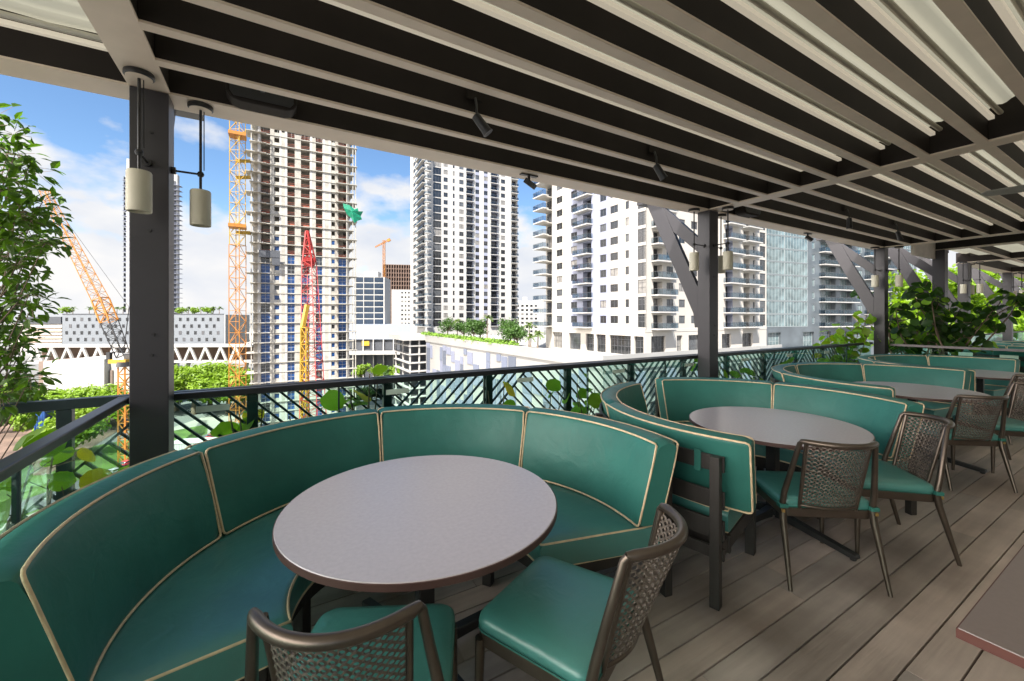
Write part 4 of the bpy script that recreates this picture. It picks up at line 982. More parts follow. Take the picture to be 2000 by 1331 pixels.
# ---- elevated white truss viaduct
b = Bld('viaduct', 'white elevated rail viaduct on slanting V-shaped struts, left of the unfinished tower', 'viaduct', (-1.17 * 190, 190), 2, zt(706, 190))
L1 = b.tp(492); h = zt(679, 190) - zt(706, 190)
b.w.box(0, L1, -1, 7, h, h + 1.0, 0); b.w.box(0, L1, -1, 7, -.9, 0, 0); b.w.box(0, L1, 5, 5.3, .01, h - .01, 1)
st = M(); x = 1; k = 0
while x < L1 - 6: st.bar((x, -.6, .05), (x + 2.6, -.6, h), .9, .9, up=(0, 1, 0)); st.bar((x + 2.6, -.6, h), (x + 5.2, -.6, .05), .9, .9, up=(0, 1, 0)); x += 6.9
st.build('strut', MT['white'], b.root)
lg = M(); x = 10
while x < L1: M().bar((x + 6, 2, -.9), (x, 2, -26), 1.2, 1.2).build('pier', MT['white'], b.root); x += 27
b.finish([MT['white'], MT['brown']])
for k, (px_, d, w, h_, n_, lb) in enumerate(((1125, 420, 60, 36, 0, 'low distant white slab block far behind the apartment block'), (640, 480, 70, 24, 0, 'low pale building on the horizon behind the unfinished tower'), (470, 430, 45, 20, 0, 'pale low block on the horizon between crane mast and garage'), (900, 520, 60, 30, 0, 'far pale block behind the roof garden'), (1560, 300, 80, 60, 0, 'white slab far behind the glass building'), (30, 460, 90, 22, 0, 'wide pale block on the horizon at the far left'))):
    b = Bld('distant_block', lb, 'building', ((px_ - 1000) / FOC * d, d), 4, G); nf = int(h_ / 3.1)
    b.face(0, 0, 0, w, h_ + 8, 3.1, nf, [(2 + q * 5, 4.4 + q * 5, 'win', .8, 2.3, {}) for q in range(int(w / 5) - 1)], zb=0); b.w.box(0, w, .2, 15, 0, h_ + 8); b.finish([MT['white'] if k % 2 else MT['cream']], cap=20)

# ================================================================== CRANES
def lattice(p, a, b_, wa, wb, n, r=.12, up=(0, 1, 0), fine=1.0, four=True):
    a, b_ = Vector(a), Vector(b_); d = (b_ - a).normalized(); u = Vector(up); sd_ = d.cross(u).normalized(); u = sd_.cross(d)
    cs = [(-1, -1), (1, -1), (1, 1), (-1, 1)]
    P_ = []
    for k in range(n + 1):
        t = k / n; w = (wa + (wb - wa) * t) / 2; c = a.lerp(b_, t); P_.append([c + sd_ * (i * w) + u * (j * w) for i, j in cs])
    for q in range(4): p.bar(P_[0][q], P_[n][q], r * 1.5, r * 1.5)
    for k in range(n):
        for q in range(4):
            l = (q + 1) % 4
            p.bar(P_[k][q], P_[k][l], r * .8, r * .8)
            if (k + q) % 2: p.bar(P_[k][q], P_[k + 1][l], r * .8, r * .8)
            else: p.bar(P_[k][l], P_[k + 1][q], r * .8, r * .8)
    for q in range(4): p.bar(P_[n][q], P_[n][(q + 1) % 4], r, r)
def S3(px, d, py): return (*at(px, d), zt(py, d))
# mast beside the unfinished tower
x, y = at(464, 117); root = empty('tower_crane', (x, y, G)); tag(root, 'tall yellow-orange lattice crane mast standing left of the unfinished tower', 'crane')
p = M(); p_up = (rt.x, rt.y, 0)
lattice(p, (0, 0, 0), (0, 0, 62), 2.9, 2.9, 20, .13, p_up); p.build('mast', MT['orange'], root)
p = M(); lattice(p, (0, 0, 62.05), (0, 0, 112), 2.7, 2.7, 17, .13, p_up); p.build('mast', MT['yellow'], root)
rel = lambda v: tuple(Vector(v) - Vector((x, y, G)))
for py in (315, 347, 455): 
    M().bar(rel(S3(462, 117, py)), rel(S3(488, 125, py)), .5, 1.0).build('tie_beam', MT['yellow'], root)
for py in (268, 446): M().box(-2.1, 2.1, -2.1, 2.1, zt(py, 117) - G, zt(py, 117) - G + .9).build('collar', MT['orange'], root)
# luffing crane with orange jib at the left
bx, by = at(244, 118); root = empty('luffing_crane', (bx, by, G)); tag(root, 'orange luffing crane with a long slanting lattice jib at the left', 'crane')
rel = lambda v: tuple(Vector(v) - Vector((bx, by, G)))
ztop = zt(716, 118) - G
p = M(); lattice(p, (0, 0, 0), (0, 0, ztop), 2.0, 2.0, 12, .2, p_up); p.build('mast', MT['orange'], root)
M().lathe([(0, ztop), (1.9, ztop), (1.7, ztop + 1.3), (0, ztop + 1.3)], n=20).build('slew_ring', MT['black'], root, smooth=40)
p = M(); a = Vector(rel(S3(218, 118, 706))); c = Vector(rel(S3(252, 118, 706))); p.bar(a, c, 2.2, 1.1); p.build('machinery_deck', MT['yellow'], root)
p = M(); p.bar(Vector(rel(S3(226, 118, 697))), Vector(rel(S3(248, 118, 697))), 2.0, 1.9); p.build('cab', MT['white'], root, bevel=.1)
p = M(); p.bar(Vector(rel(S3(213, 118, 698))), Vector(rel(S3(220, 118, 698))), 1.8, 2.8); p.build('counterweight', MT['black'], root)
p0, p1, p2, p3 = [Vector(rel(S3(*q))) for q in ((241, 118, 696), (213, 118, 628), (196, 118, 585), (86, 118, 372))]
p = M(); lattice(p, p0, p1, 2.2, 2.7, 6, .13, tuple(-fw)); p.build('jib_foot', MT['black'], root)
p = M(); lattice(p, p1, p2, 2.7, 2.6, 3, .2, tuple(-fw)); lattice(p, p2, p3, 2.6, 1.4, 18, .10, tuple(-fw)); p.build('jib', MT['orange'], root)
p = M(); p.tube([tuple(p3), tuple(Vector(rel(S3(252, 118, 600))))], .05, 5); p.tube([tuple(Vector(rel(S3(252, 118, 600)))), tuple(p0)], .12, 6); p.build('cable', MT['black'], root)
# red lattice boom in front of the unfinished tower
bx, by = at(612, 92); root = empty('crawler_crane', (bx, by, G)); tag(root, 'red lattice boom rising in front of the unfinished tower', 'crane')
rel = lambda v: tuple(Vector(v) - Vector((bx, by, G)))
q0, q1, q2 = [Vector(rel(S3(*q))) for q in ((614, 90, 905), (604, 112, 512), (600, 113, 452))]
p = M(); lattice(p, q0, q1, 4.4, 2.6, 22, .12, tuple(-fw)); p.build('boom', MT['red'], root)
p = M(); lattice(p, q1, q2, 2.4, .5, 4, .22, tuple(-fw)); p.bar(q1 - Vector((1.3, 0, 0)), q1 + Vector((1.3, 0, 0)), 1.6, 2.2); p.build('boom_head', MT['red'], root)
p = M(); p.box(-3.2, 3.2, -2.5, 2.5, .8, 3.2); p.build('carriage', MT['red'], root, bevel=.1)
for s in (-1, 1): M().box(-3.6, 3.6, s * 2.8 - .5, s * 2.8 + .5, 0, 1.3).build('track', MT['black'], root, bevel=.3)
# yellow boom beside it
bx, by = at(593, 96); root = empty('drilling_rig', (bx, by, G)); tag(root, 'yellow mast of a drilling rig just left of the red boom', 'rig')
rel = lambda v: tuple(Vector(v) - Vector((bx, by, G)))
p = M(); lattice(p, rel(S3(593, 96, 905)), rel(S3(595, 96, 640)), 1.5, 1.2, 16, .16, tuple(-fw)); p.bar(rel(S3(590, 96, 905)), rel(S3(590, 96, 640)), .45, .45); p.bar(rel(S3(591, 96, 640)), rel(S3(600, 97, 596)), .8, .8); p.build('mast', MT['yellow'], root)
M().box(-1, 5, -1.5, 1.5, 1, 4).build('engine_house', MT['yellow'], root, bevel=.1)
for s in (-1, 1): M().box(-1.5, 5, s * 1.8 - .35, s * 1.8 + .35, 0, 1.0).build('track', MT['black'], root, bevel=.2)
# far small crane
bx, by = at(750, 320); root = empty('far_crane', (bx, by, zt(640, 320))); tag(root, 'tiny distant orange tower crane above the brown unfinished block', 'crane')
rel = lambda v: tuple(Vector(v) - Vector((bx, by, zt(640, 320))))
p = M(); lattice(p, (0, 0, 0), rel(S3(750, 320, 470)), 1.5, 1.5, 24, .15, p_up); p.build('mast', MT['orange'], root)
p = M(); lattice(p, rel(S3(733, 320, 483)), rel(S3(762, 320, 468)), .8, .9, 9, .12, (0, 0, 1)); p.bar(rel(S3(757, 320, 471)), rel(S3(762, 320, 468)), 2, 2); p.build('jib', MT['orange'], root)

# ================================================================== CITY TREES
def leafcloud(cs, rad, n, size, seed, el=1.0, flat=.7, hollow=.35):
    """cs: list of (x,y,z,r) blobs; returns M with small leaf-clump faces"""
    r_ = np.random.RandomState(seed); vs = []; fs = []
    wts = np.array([c[3] ** 2 for c in cs]); wts = wts / wts.sum()
    for k in range(n):
        c = cs[r_.choice(len(cs), p=wts)]; v = r_.normal(size=3); v /= np.linalg.norm(v); rr = c[3] * (hollow + (1 - hollow) * r_.rand() ** .5) * (1 + .15 * r_.randn())
        p = np.array(c[:3]) + v * rr * np.array([1, 1, flat])
        nrm = v * .8 + r_.normal(size=3) * .55 + np.array([0, 0, .45]); nrm /= np.linalg.norm(nrm)
        t = np.cross(nrm, r_.normal(size=3)); t /= np.linalg.norm(t); w = np.cross(nrm, t); s = size * (.6 + .8 * r_.rand())
        q = [p - t * s * el, p - t * s * .3 * el + w * s * .5, p + t * s * .5 * el + w * s * .35, p + t * s * el, p + t * s * .4 * el - w * s * .45, p - t * s * .4 * el - w * s * .4]
        b0 = len(vs); vs += [tuple(a + nrm * s * .12 * math.sin(i * 2.1)) for i, a in enumerate(q)]; fs.append(tuple(range(b0, b0 + 6)))
    m_ = M(); m_.v = vs; m_.f = fs; m_.m = [0] * len(fs); return m_
def city_tree(l, d, h, w, label, grp, seed, mt='tree', gz=G, n=1500, ls=None):
    root = empty('tree', (*site(l, d), gz)); tag(root, label, 'tree', grp); r_ = random.Random(seed)
    p = M(); p.tube([(0, 0, 0), (.1, .1, h * .25), (.2, 0, h * .5)], [w * .05, w * .035, w * .02], 8)
    blobs = []
    for k in range(12):
        a = r_.random() * 6.28; rr = w * .55 * r_.uniform(.15, .8); z = h * r_.uniform(.42, .84); br_ = w * r_.uniform(.20, .34); c = (rr * math.cos(a), rr * math.sin(a), z)
        blobs.append((*c, br_)); p.tube([(.1, .05, h * .3), (c[0] * .5, c[1] * .5, h * .45), c], [w * .02, w * .013, w * .005], 6)
    blobs.append((0, 0, h * .72, w * .3))
    p.build('trunk', MT['bark'], root, smooth=60)
    leafcloud(blobs, 1, n, ls or w * .045, seed).build('crown', MT[mt], root, fix=False)
    return root
def palm(l, d, h, label, grp, seed, gz=G, s=1.0):
    root = empty('palm_tree', (*site(l, d), gz)); tag(root, label, 'palm tree', grp); r_ = random.Random(seed)
    M().tube([(0, 0, 0), (.1 * s, 0, h * .5), (.25 * s, .1 * s, h)], [.22 * s, .15 * s, .13 * s], 8).build('trunk', MT['bark'], root, smooth=60)
    q = M()
    for k in range(22):
        a = r_.random() * 6.28; el = r_.uniform(-.2, 1.3); ln = s * r_.uniform(1.7, 2.5); pts = []
        for t in range(6): u = t / 5; pts.append(Vector((.25 * s + math.cos(a) * math.cos(el) * ln * u, .1 * s + math.sin(a) * math.cos(el) * ln * u, h + math.sin(el) * ln * u - ln * .55 * u * u)))
        sd_ = Vector((-math.sin(a), math.cos(a), 0))
        for t in range(5):
            for sg in (-1, 1):
                wd = .38 * s * (1 - .12 * t); c0, c1 = pts[t], pts[t + 1]; q.add([c0, c1, c1 + sd_ * sg * wd - Vector((0, 0, wd * .5)), c0.lerp(c1, .25) + sd_ * sg * wd * .8 - Vector((0, 0, wd * .5))], [(0, 1, 2, 3)])
    q.build('crown', MT['palm'], root, fix=False); return root
tl = [(345, 182, 19, 20, 'leftmost'), (378, 176, 20, 22, 'second'), (410, 184, 22, 24, 'tallest'), (445, 178, 20, 21, 'fourth'), (477, 184, 19, 20, 'rightmost')]
for i, (px_, d, h, w, l) in enumerate(tl): city_tree((px_ - 1000) / FOC * d, d, h, w, '%s broad green tree of the row below the viaduct, by the crane mast' % l, 'broad trees below the viaduct', 50 + i, n=4200, ls=.8)
tl = [(110, 156, 14, 15), (150, 152, 15, 17), (190, 156, 16, 16), (232, 152, 15, 14), (130, 120, 12, 12)]
for i, (px_, d, h, w) in enumerate(tl): city_tree((px_ - 1000) / FOC * d, d, h, w, ['leftmost low tree in front of the white warehouse', 'wide low tree in the middle before the white warehouse', 'low tree before the right part of the white warehouse', 'low tree beside the orange crane mast at the left', 'nearest street tree below the left fence'][i], 'street trees at the left', 70 + i, n=3200, ls=.6)
for i, (px_, d, h, w) in enumerate(((18, 185, 13, 13), (48, 176, 12, 13), (78, 182, 13, 13), (28, 150, 10, 10), (66, 142, 9, 9))): city_tree((px_ - 1000) / FOC * d, d, h, w, '%s shady tree behind the brown building site at the far left' % ordn[i], 'trees by the brown site', 700 + i, mt='treed' if i % 2 else 'tree', n=1800, ls=.6)
tl = [(705, 215, 13, 8, 'tree'), (718, 190, 10, 7, 'treed'), (782, 215, 12, 11, 'tree'), (795, 205, 12, 10, 'tree'), (738, 222, 11, 7, 'tree'), (760, 222, 10, 7, 'treed')]
for i, (px_, d, h, w, mt_) in enumerate(tl): city_tree((px_ - 1000) / FOC * d, d, h, w, ['small tree at the right foot of the unfinished tower', 'dark young tree right of the unfinished tower, above the rail', 'green tree under the station hall, right side', 'rounded tree left of the open garage', 'little tree under the middle of the station hall', 'small dark tree before the station hall sign'][i], 'street trees by the station', 90 + i, mt=mt_, gz=G + 6 if i != 1 else G, n=900, ls=.5)
for i, px_ in enumerate((130, 142, 174, 184, 228, 240, 355, 368, 380, 392, 405, 416, 428)):
    d = 222
    if i in (0, 6, 8, 10): city_tree((px_ - 1000) / FOC * d, d, 4.5, 5, 'round bush number %s on the grey garage roof counted from the left' % ['one', 'two', 'three', 'four'][(0, 6, 8, 10).index(i)], 'plants on the garage roof', 120 + i, gz=zt(615, d) - .3, n=350, ls=.5)
    else: palm((px_ - 1000) / FOC * d, d, 3.6, 'small palm on the grey garage roof, %s from the left' % ordn[i], 'palms on the garage roof', 140 + i, gz=zt(615, d), s=.95)
# roof garden on the podium
def podpt(px, back): # on the podium, 'back' metres behind its left edge
    u = (math.sin(R(ang)), -math.cos(R(ang))); o_ = (A[0] + math.cos(R(ang)) * back, A[1] + math.sin(R(ang)) * back); t = tparam(px, o_, (-u[0], -u[1])); return (o_[0] - u[0] * t, o_[1] - u[1] * t)
root = empty('hedge', (0, 0, 0)); tag(root, 'long clipped bright green hedge along the podium parapet', 'hedge')
bl_ = []
for k in range(46):
    l, d = podpt(828 + k * 3.9, .9); w_ = site(l, d); bl_.append((w_[0], w_[1], PT + 1.1 - .004 * k, 1.15))
leafcloud(bl_, 1, 7000, .26, 33, flat=.85, hollow=.6).build('foliage', mat('hedge_green', (.13, .24, .02), .8, var=.4, vscale=.6), root, fix=False)
M().tube([(q[0], q[1], PT + .5) for q in bl_], .5, 6).build('stem', MT['bark'], root)
for i, (px_, bk, h, w) in enumerate(((874, 4, 8.2, 6), (905, 5, 6.2, 5), (925, 4, 7.4, 6.2), (938, 6, 7.0, 5.4), (992, 4, 7.4, 6.5), (1010, 3, 5.8, 5.5), (1004, 6, 5.6, 5))):
    l, d = podpt(px_, bk); city_tree(l, d, h, w, ['dark leafy tree at the left end of the roof garden', 'low tree left of the centre of the roof garden', 'dense tree in the middle of the roof garden', 'tree right of the middle of the roof garden', 'largest dark tree right in the roof garden', 'drooping tree at the right end of the hedge', 'small tree behind the right roof garden trees'][i], 'trees of the roof garden', 170 + i, 'treed', gz=PT, n=1300, ls=.26)
for i, (px_, bk, h) in enumerate(((893, 4, 6.2), (951, 4, 7.4), (1033, 5, 5.6), (1036, 2, 3.0), (1050, 3.5, 3.8))):
    l, d = podpt(px_, bk); palm(l, d, h, ['palm left in the roof garden between two trees', 'taller palm in the middle of the roof garden', 'palm at the right of the roof garden near the balconies', 'short palm at the parapet beside the apartment block', 'small palm close to the corner balconies'][i], 'palms of the roof garden', 190 + i, gz=PT, s=.85)

# ================================================================== CARS, SITE CLUTTER
def make_car(colr, nm):
    root = empty('parked_car'); cm = mat('car_paint_' + nm, colr, .3, var=.03, coat=.6)
    body = [(-2.2, .35), (-2.25, .75), (-1.9, .95), (-1.35, 1.0), (1.0, .95), (2.0, .8), (2.25, .6), (2.2, .3)]
    M().prism(body, -.87, .87).build('body', cm, root, bevel=.08)
    cab = [(-1.75, .96), (-1.3, 1.42), (.25, 1.45), (1.0, .95)]
    M().prism(cab, -.76, .76).build('windows', MT['bglass'], root, bevel=.06)
    M().prism([(-1.25, 1.40), (-1.2, 1.47), (.2, 1.49), (.28, 1.42)], -.72, .72).build('roof', cm, root, bevel=.03)
    for x in (-1.35, 1.35):
        for s in (-1, 1): M().tube([(x, s * .72, .33), (x, s * .92, .33)], .33, 16).build('wheel', MT['black'], root, smooth=40)
    return root
cars = [make_car((.45,.45,.45), 'white'), make_car((.45, .03, .04), 'red'), make_car((.05, .09, .2), 'blue'), make_car((.12, .12, .13), 'grey')]
spots = []
for k in range(8): spots.append((-104.5 - 3.0 * (k % 2) + .35 * k, 108 + k * 5.5 + rng.random() * 2, 82 + rng.uniform(-4, 4), [0, 1, 0, 2, 3, 0, 1, 0][k]))
spots += [(-68, 205, 8, 0), (-62, 210, 8, 3), (-128, 185, 10, 2), (-140, 181, 10, 0), (-45, 268, -50, 0), (-52, 186, 20, 0), (-40, 190, 15, 1)]
used = set(); cn = ['white', 'red', 'dark blue', 'grey']
places = ['first on the near street at the left', 'second on the near street at the left', 'third on the near street', 'fourth on the near street', 'fifth on the near street', 'sixth on the near street', 'seventh on the near street', 'last on the near street', 'on the cross road by the trees', 'on the cross road right of the crane mast', 'on the cross road at the left', 'farther left on the cross road', 'by the station hall', 'on the sandy site right of the tower', 'beside the sandy site, farther right']
for i, (l, d, a, c) in enumerate(spots):
    o = cars[c] if c not in used else copy_tree(cars[c]); used.add(c); o.location = (*site(l, d), G + .26); o.rotation_euler.z = R(a) - YAW; tag(o, '%s car parked %s, far below' % (cn[c], places[i]), 'car', 'cars parked in the streets below')
def site_box(px_, d, w, dp, h, mt_, nm, lb, cat, rot=10):
    root = empty(nm, (*at(px_, d), G + .2)); root.rotation_euler.z = R(rot) - YAW; tag(root, lb, cat)
    M().box(-w / 2, w / 2, -dp / 2, dp / 2, .15, h).build('body', MT[mt_], root, bevel=.05)
    p = M()
    k = -w / 2 + .3
    while k < w / 2: p.box(k, k + .12, -dp / 2 - .06, -dp / 2 - .001, .3, h - .15); k += .6
    p.build('ribbing', MT[mt_], root); M().box(-w / 2 - .1, w / 2 + .1, -dp / 2 - .1, dp / 2 + .1, h + .001, h + .12).build('roof', MT['white'], root)
site_box(86, 130, 3, 3, 12, 'blue' if 'blue' in MT else 'blglass', 'site_silo', 'tall narrow blue and white silo seen through the left fence bars', 'silo')
site_box(385, 118, 12, 5, 6, 'white', 'site_office', 'white site cabin left of the crane mast foot', 'cabin'); site_box(352, 104, 7, 4, 5, 'greyd', 'site_office', 'grey site cabin right of the near column, low', 'cabin', 20)
site_box(425, 102, 6, 2.5, 2.6, 'white', 'container', 'white container on the sandy site near the mast foot', 'container', -15); site_box(720, 120, 6, 2.5, 2.6, 'yellow', 'container', 'yellow container right of the unfinished tower', 'container', 25)
site_box(770, 135, 14, 9, 5, 'cream', 'site_shed', 'beige shed roof seen through the rail right of the tower', 'shed', 10); site_box(820, 150, 10, 6, 6, 'white', 'site_shed', 'white shed next to the open garage', 'shed', -10)
# ================================================================== TERRACE PLANTS
def round_leaf(m_, c, nrm, size, r_, stem_to=None, el=1.0, mi=0):
    n = Vector(nrm).normalized(); t = n.cross(Vector((r_.uniform(-1, 1), r_.uniform(-1, 1), r_.uniform(-1, 1)))).normalized(); w = n.cross(t); c = Vector(c)
    K = 12; vs = [c + n * size * .03]
    for k in range(K):
        a = 2 * math.pi * k / K; rr = size * (.5 + .05 * math.cos(2 * a)) * (1 - (.16 if k == 0 else 0)); fold = .10 * abs(math.sin(a)) * size + .03 * size * math.sin(3 * a + size * 40)
        vs.append(c + t * math.cos(a) * rr * el + w * math.sin(a) * rr + n * fold)
    m_.add(vs, [(0, 1 + k, 1 + (k + 1) % K) for k in range(K)], mi)
def grape_plant(x, y, z0, h, n, label, grp, seed, mt='grape', spread=.25, ls=(.11, .18), mt2='grapey', p2=.12, nst=4, zbias=1.0):
    root = empty('seagrape_plant', (x, y, z0)); tag(root, label, 'plant', grp); r_ = random.Random(seed); lf = M(); st = M(); tips = []
    for s in range(nst):
        a = r_.random() * 6.28; hh = h * r_.uniform(.6, 1); bx_, by_ = math.cos(a) * spread * r_.uniform(.2, 1), math.sin(a) * spread * r_.uniform(.2, 1)
        pts = [(0, 0, 0), (bx_ * .3 + r_.uniform(-.03, .03), by_ * .3, hh * .4), (bx_ * .8, by_ * .8 + r_.uniform(-.03, .03), hh * .75), (bx_, by_, hh)]
        st.tube(pts, [.010, .008, .006, .004], 6); tips.append(pts)
    for k in range(n):
        pts = r_.choice(tips); u = r_.random() ** .7 * 3; i = min(2, int(u)); c = Vector(pts[i]).lerp(Vector(pts[i + 1]), u - i)
        if c.z < h * .12 * zbias: continue
        d_ = Vector((r_.uniform(-1, 1), r_.uniform(-1, 1), r_.uniform(-.1, .7))).normalized(); q = c + d_ * r_.uniform(.04, .11)
        st.tube([tuple(c), tuple(q)], .0025, 4); nn = Vector((d_.x * .7 + r_.uniform(-.6, .6), d_.y * .7 - .25 + r_.uniform(-.6, .6), .55)); size = r_.uniform(*ls)
        round_leaf(lf, q + d_ * size * .4, nn, size, r_, mi=1 if r_.random() < p2 else 0)
    st.build('stem', MT['bark'], root, smooth=60); lf.build('foliage', [MT[mt], MT[mt2]], root, fix=False, smooth=60); return root
pos = [(-.62, .62, 9, 'below the left corner of the handrail'), (-.10, .80, 10, 'left of the near fence post, behind the first booth'), (.28, .74, 10, 'beside the post right of the near column'), (.66, .98, 12, 'standing taller between the first two cushions'), (1.86, .86, 9, 'with a yellow leaf above the middle cushion'), (2.5, .78, 10, 'above the right cushion of the first booth'), (2.95, .84, 13, 'above the gap between the first and second booth'), (3.35, .72, 10, 'left behind the second booth'), (5.2, .86, 10, 'right behind the second column'), (6.0, .84, 12, 'behind the right bench of the second booth'), (7.3, .8, 9, 'behind the third booth'), (8.3, .9, 10, 'behind the third booth, farther right')]
for i, (x, h, n, l) in enumerate(pos): grape_plant(x, 3.46 + rng.uniform(-.03, .03), .12, h, n, 'bright seagrape plant in the planter, ' + l, 'seagrape plants in the planter', 300 + i, spread=.16, mt2='grapey', p2=.15 if i != 4 else .4)
for i, (x, y, h, n) in enumerate(((-1.12, 2.75, .75, 16), (-1.15, 2.25, .7, 16), (-1.2, 1.7, .6, 14), (-1.05, 3.15, .62, 9))):
    grape_plant(x, y, .15, h, n, 'seagrape plant outside the side glass at the left, %s from the corner' % ['second', 'third', 'fourth', 'first'][i], 'seagrape plants beside the left glass', 330 + i, spread=.22, ls=(.10, .17))
grape_plant(9.55, 3.5, .12, 1.75, 90, 'tall pale green plant left of the third column', 'tall plants at the third column', 351, spread=.35, ls=(.11, .17), nst=7, mt2='lime', p2=.4)
grape_plant(9.1, 3.5, .12, 1.15, 40, 'lower pale green plant left of the third column', 'tall plants at the third column', 352, spread=.3, ls=(.10, .16), nst=5, mt2='lime', p2=.4)
# big dark seagrape in the bed behind the cross glass
M_ = M(); 
bed = empty('planting_bed', (10.25, 2.0, 0)); tag(bed, 'low planting bed behind the cross glass screen', 'planter')
M().box(0, .9, -.2, 1.2, 0, .35).build('trough', MT['cream'], bed); M().box(.04, .86, -.16, 1.16, .3502, .40).build('soil', soil, bed)
def big_plant(x, y, z0, h, n, label, seed, mt, mt2, spread, ls):
    root = empty('seagrape_tree', (x, y, z0)); tag(root, label, 'tree'); r_ = random.Random(seed); lf = M(); st = M(); seg = []
    for s in range(9):
        a = 2 * math.pi * s / 9 + r_.uniform(-.3, .3); p0_ = Vector((0, 0, 0)); d_ = Vector((math.cos(a) * .38, math.sin(a) * .38, 1.0)).normalized(); L_ = h * r_.uniform(.7, 1.05)
        pts = [p0_]
        for k in range(1, 6): d_ = (d_ + Vector((r_.uniform(-.28, .28) + math.cos(a) * .06, r_.uniform(-.28, .28) + math.sin(a) * .06, .05))).normalized(); pts.append(pts[-1] + d_ * L_ / 5)
        st.tube([tuple(q) for q in pts], [.022, .018, .015, .012, .009, .006], 7)
        for k in range(1, 6):
            seg.append((pts[k - 1], pts[k]))
            if k > 1:
                e = pts[k] + Vector((r_.uniform(-1, 1), r_.uniform(-1, 1), r_.uniform(-.2, .6))).normalized() * spread * r_.uniform(.4, 1); st.tube([tuple(pts[k]), tuple(e)], [.007, .004], 5); seg.append((pts[k], e)); seg.append((pts[k], e))
    for k in range(n):
        a_, b_ = r_.choice(seg); c = a_.lerp(b_, r_.random())
        if c.z < h * .2: continue
        d_ = Vector((r_.uniform(-1, 1), r_.uniform(-1, 1), r_.uniform(-.3, .7))).normalized(); size = r_.uniform(*ls); q = c + d_ * (.05 + size * .5)
        nn = Vector((d_.x + r_.uniform(-.7, .7), d_.y + r_.uniform(-.7, .7), .6)); round_leaf(lf, q, nn, size, r_, mi=1 if r_.random() < .15 else 0, el=1.15)
    st.build('trunk', MT['bark'], root, smooth=60); lf.build('crown', [MT[mt], MT[mt2]], root, fix=False, smooth=60); return root
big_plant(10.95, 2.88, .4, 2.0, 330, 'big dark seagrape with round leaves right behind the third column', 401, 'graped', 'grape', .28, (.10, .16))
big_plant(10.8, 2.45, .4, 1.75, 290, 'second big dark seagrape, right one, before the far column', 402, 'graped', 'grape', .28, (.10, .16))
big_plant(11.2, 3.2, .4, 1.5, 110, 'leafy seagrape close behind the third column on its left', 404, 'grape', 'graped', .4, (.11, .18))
# yellow-green tree beyond the far terrace
for i, (x, y, z0, h, w, l) in enumerate(((24, 5.9, -1.5, 5.6, 4.2, 'bright yellow-green tree behind the far columns'), (30, 5.6, -1.5, 5.6, 4.4, 'yellow-green tree at the right edge behind the last column'), (34, 6.0, -1.5, 7, 6.0, 'farther yellow-green tree filling the end of the terrace view'))):
    root = empty('tree', (x, y, z0)); tag(root, l, 'tree'); r_ = random.Random(500 + i)
    bl_ = [(r_.uniform(-.4, .4) * w, r_.uniform(-.3, .3) * w, h * r_.uniform(.4, .85), w * r_.uniform(.14, .24)) for _ in range(16)]
    p = M(); p.tube([(0, 0, 0), (.05, 0, h * .3), (0, .05, h * .55)], [.14, .1, .06], 8)
    for q in bl_: p.tube([(0, 0, h * .35), (q[0] * .6, q[1] * .6, q[2] * .8), q[:3]], [.05, .03, .012], 5)
    p.build('trunk', MT['bark'], root, smooth=60); leafcloud(bl_, 1, 5200, .11, 510 + i, el=1.2, hollow=.2).build('crown', MT['lime'], root, fix=False)
# small-leaved tree at the left edge
def leaf6(m_, c, d_, nrm, s, w):
    d_ = Vector(d_).normalized(); n = Vector(nrm); n = (n - d_ * n.dot(d_)).normalized(); t = d_.cross(n); c = Vector(c)
    m_.add([c, c + d_ * s * .3 + t * w * .42 + n * w * .18, c + d_ * s * .65 + t * w * .40 + n * w * .15 - n * s * .04, c + d_ * s - n * s * .12, c + d_ * s * .65 - t * w * .40 + n * w * .15 - n * s * .04, c + d_ * s * .3 - t * w * .42 + n * w * .18, c + d_ * s * .5], [(0, 1, 6), (1, 2, 6), (2, 3, 6), (3, 4, 6), (4, 5, 6), (5, 0, 6)])
x0_, y0_ = -1.64, 3.97
root = empty('small_leaved_tree', (x0_, y0_, -.3)); tag(root, 'leafy dark green small-leaved tree at the left edge outside the fence', 'tree')
st = M(); lf = M(); r_ = random.Random(77)
st.tube([(0, 0, 0), (.05, .0, 1.0), (.0, .1, 2.0), (-.05, .1, 3.1)], [.05, .04, .03, .018], 8)
clus = [(20, 225, .5), (25, 300, .9), (55, 262, .5), (60, 300, .6), (40, 345, .8), (88, 325, .35), (105, 338, .3), (25, 380, 1.0), (20, 430, 1.0), (60, 420, 1.0), (95, 430, .7), (125, 425, .5), (60, 465, 1.1), (100, 470, .9), (125, 475, .4), (20, 500, 1.0), (60, 520, .9), (80, 555, .7), (90, 575, .5), (25, 560, 1.1), (55, 590, .7), (95, 600, .3), (25, 610, 1.0), (30, 650, 1.0), (25, 690, .9), (60, 680, .5), (85, 668, .3), (30, 730, 1.0), (95, 735, .35), (60, 750, .5), (28, 770, 1.0), (70, 715, .5), (50, 640, .6), (105, 790, .5), (80, 785, .5), (20, 460, 1.0), (45, 375, .6), (120, 395, .2)]
for k_ in range(26): clus.append((-55 + r_.uniform(-95, 40), r_.uniform(215, 800), .8))
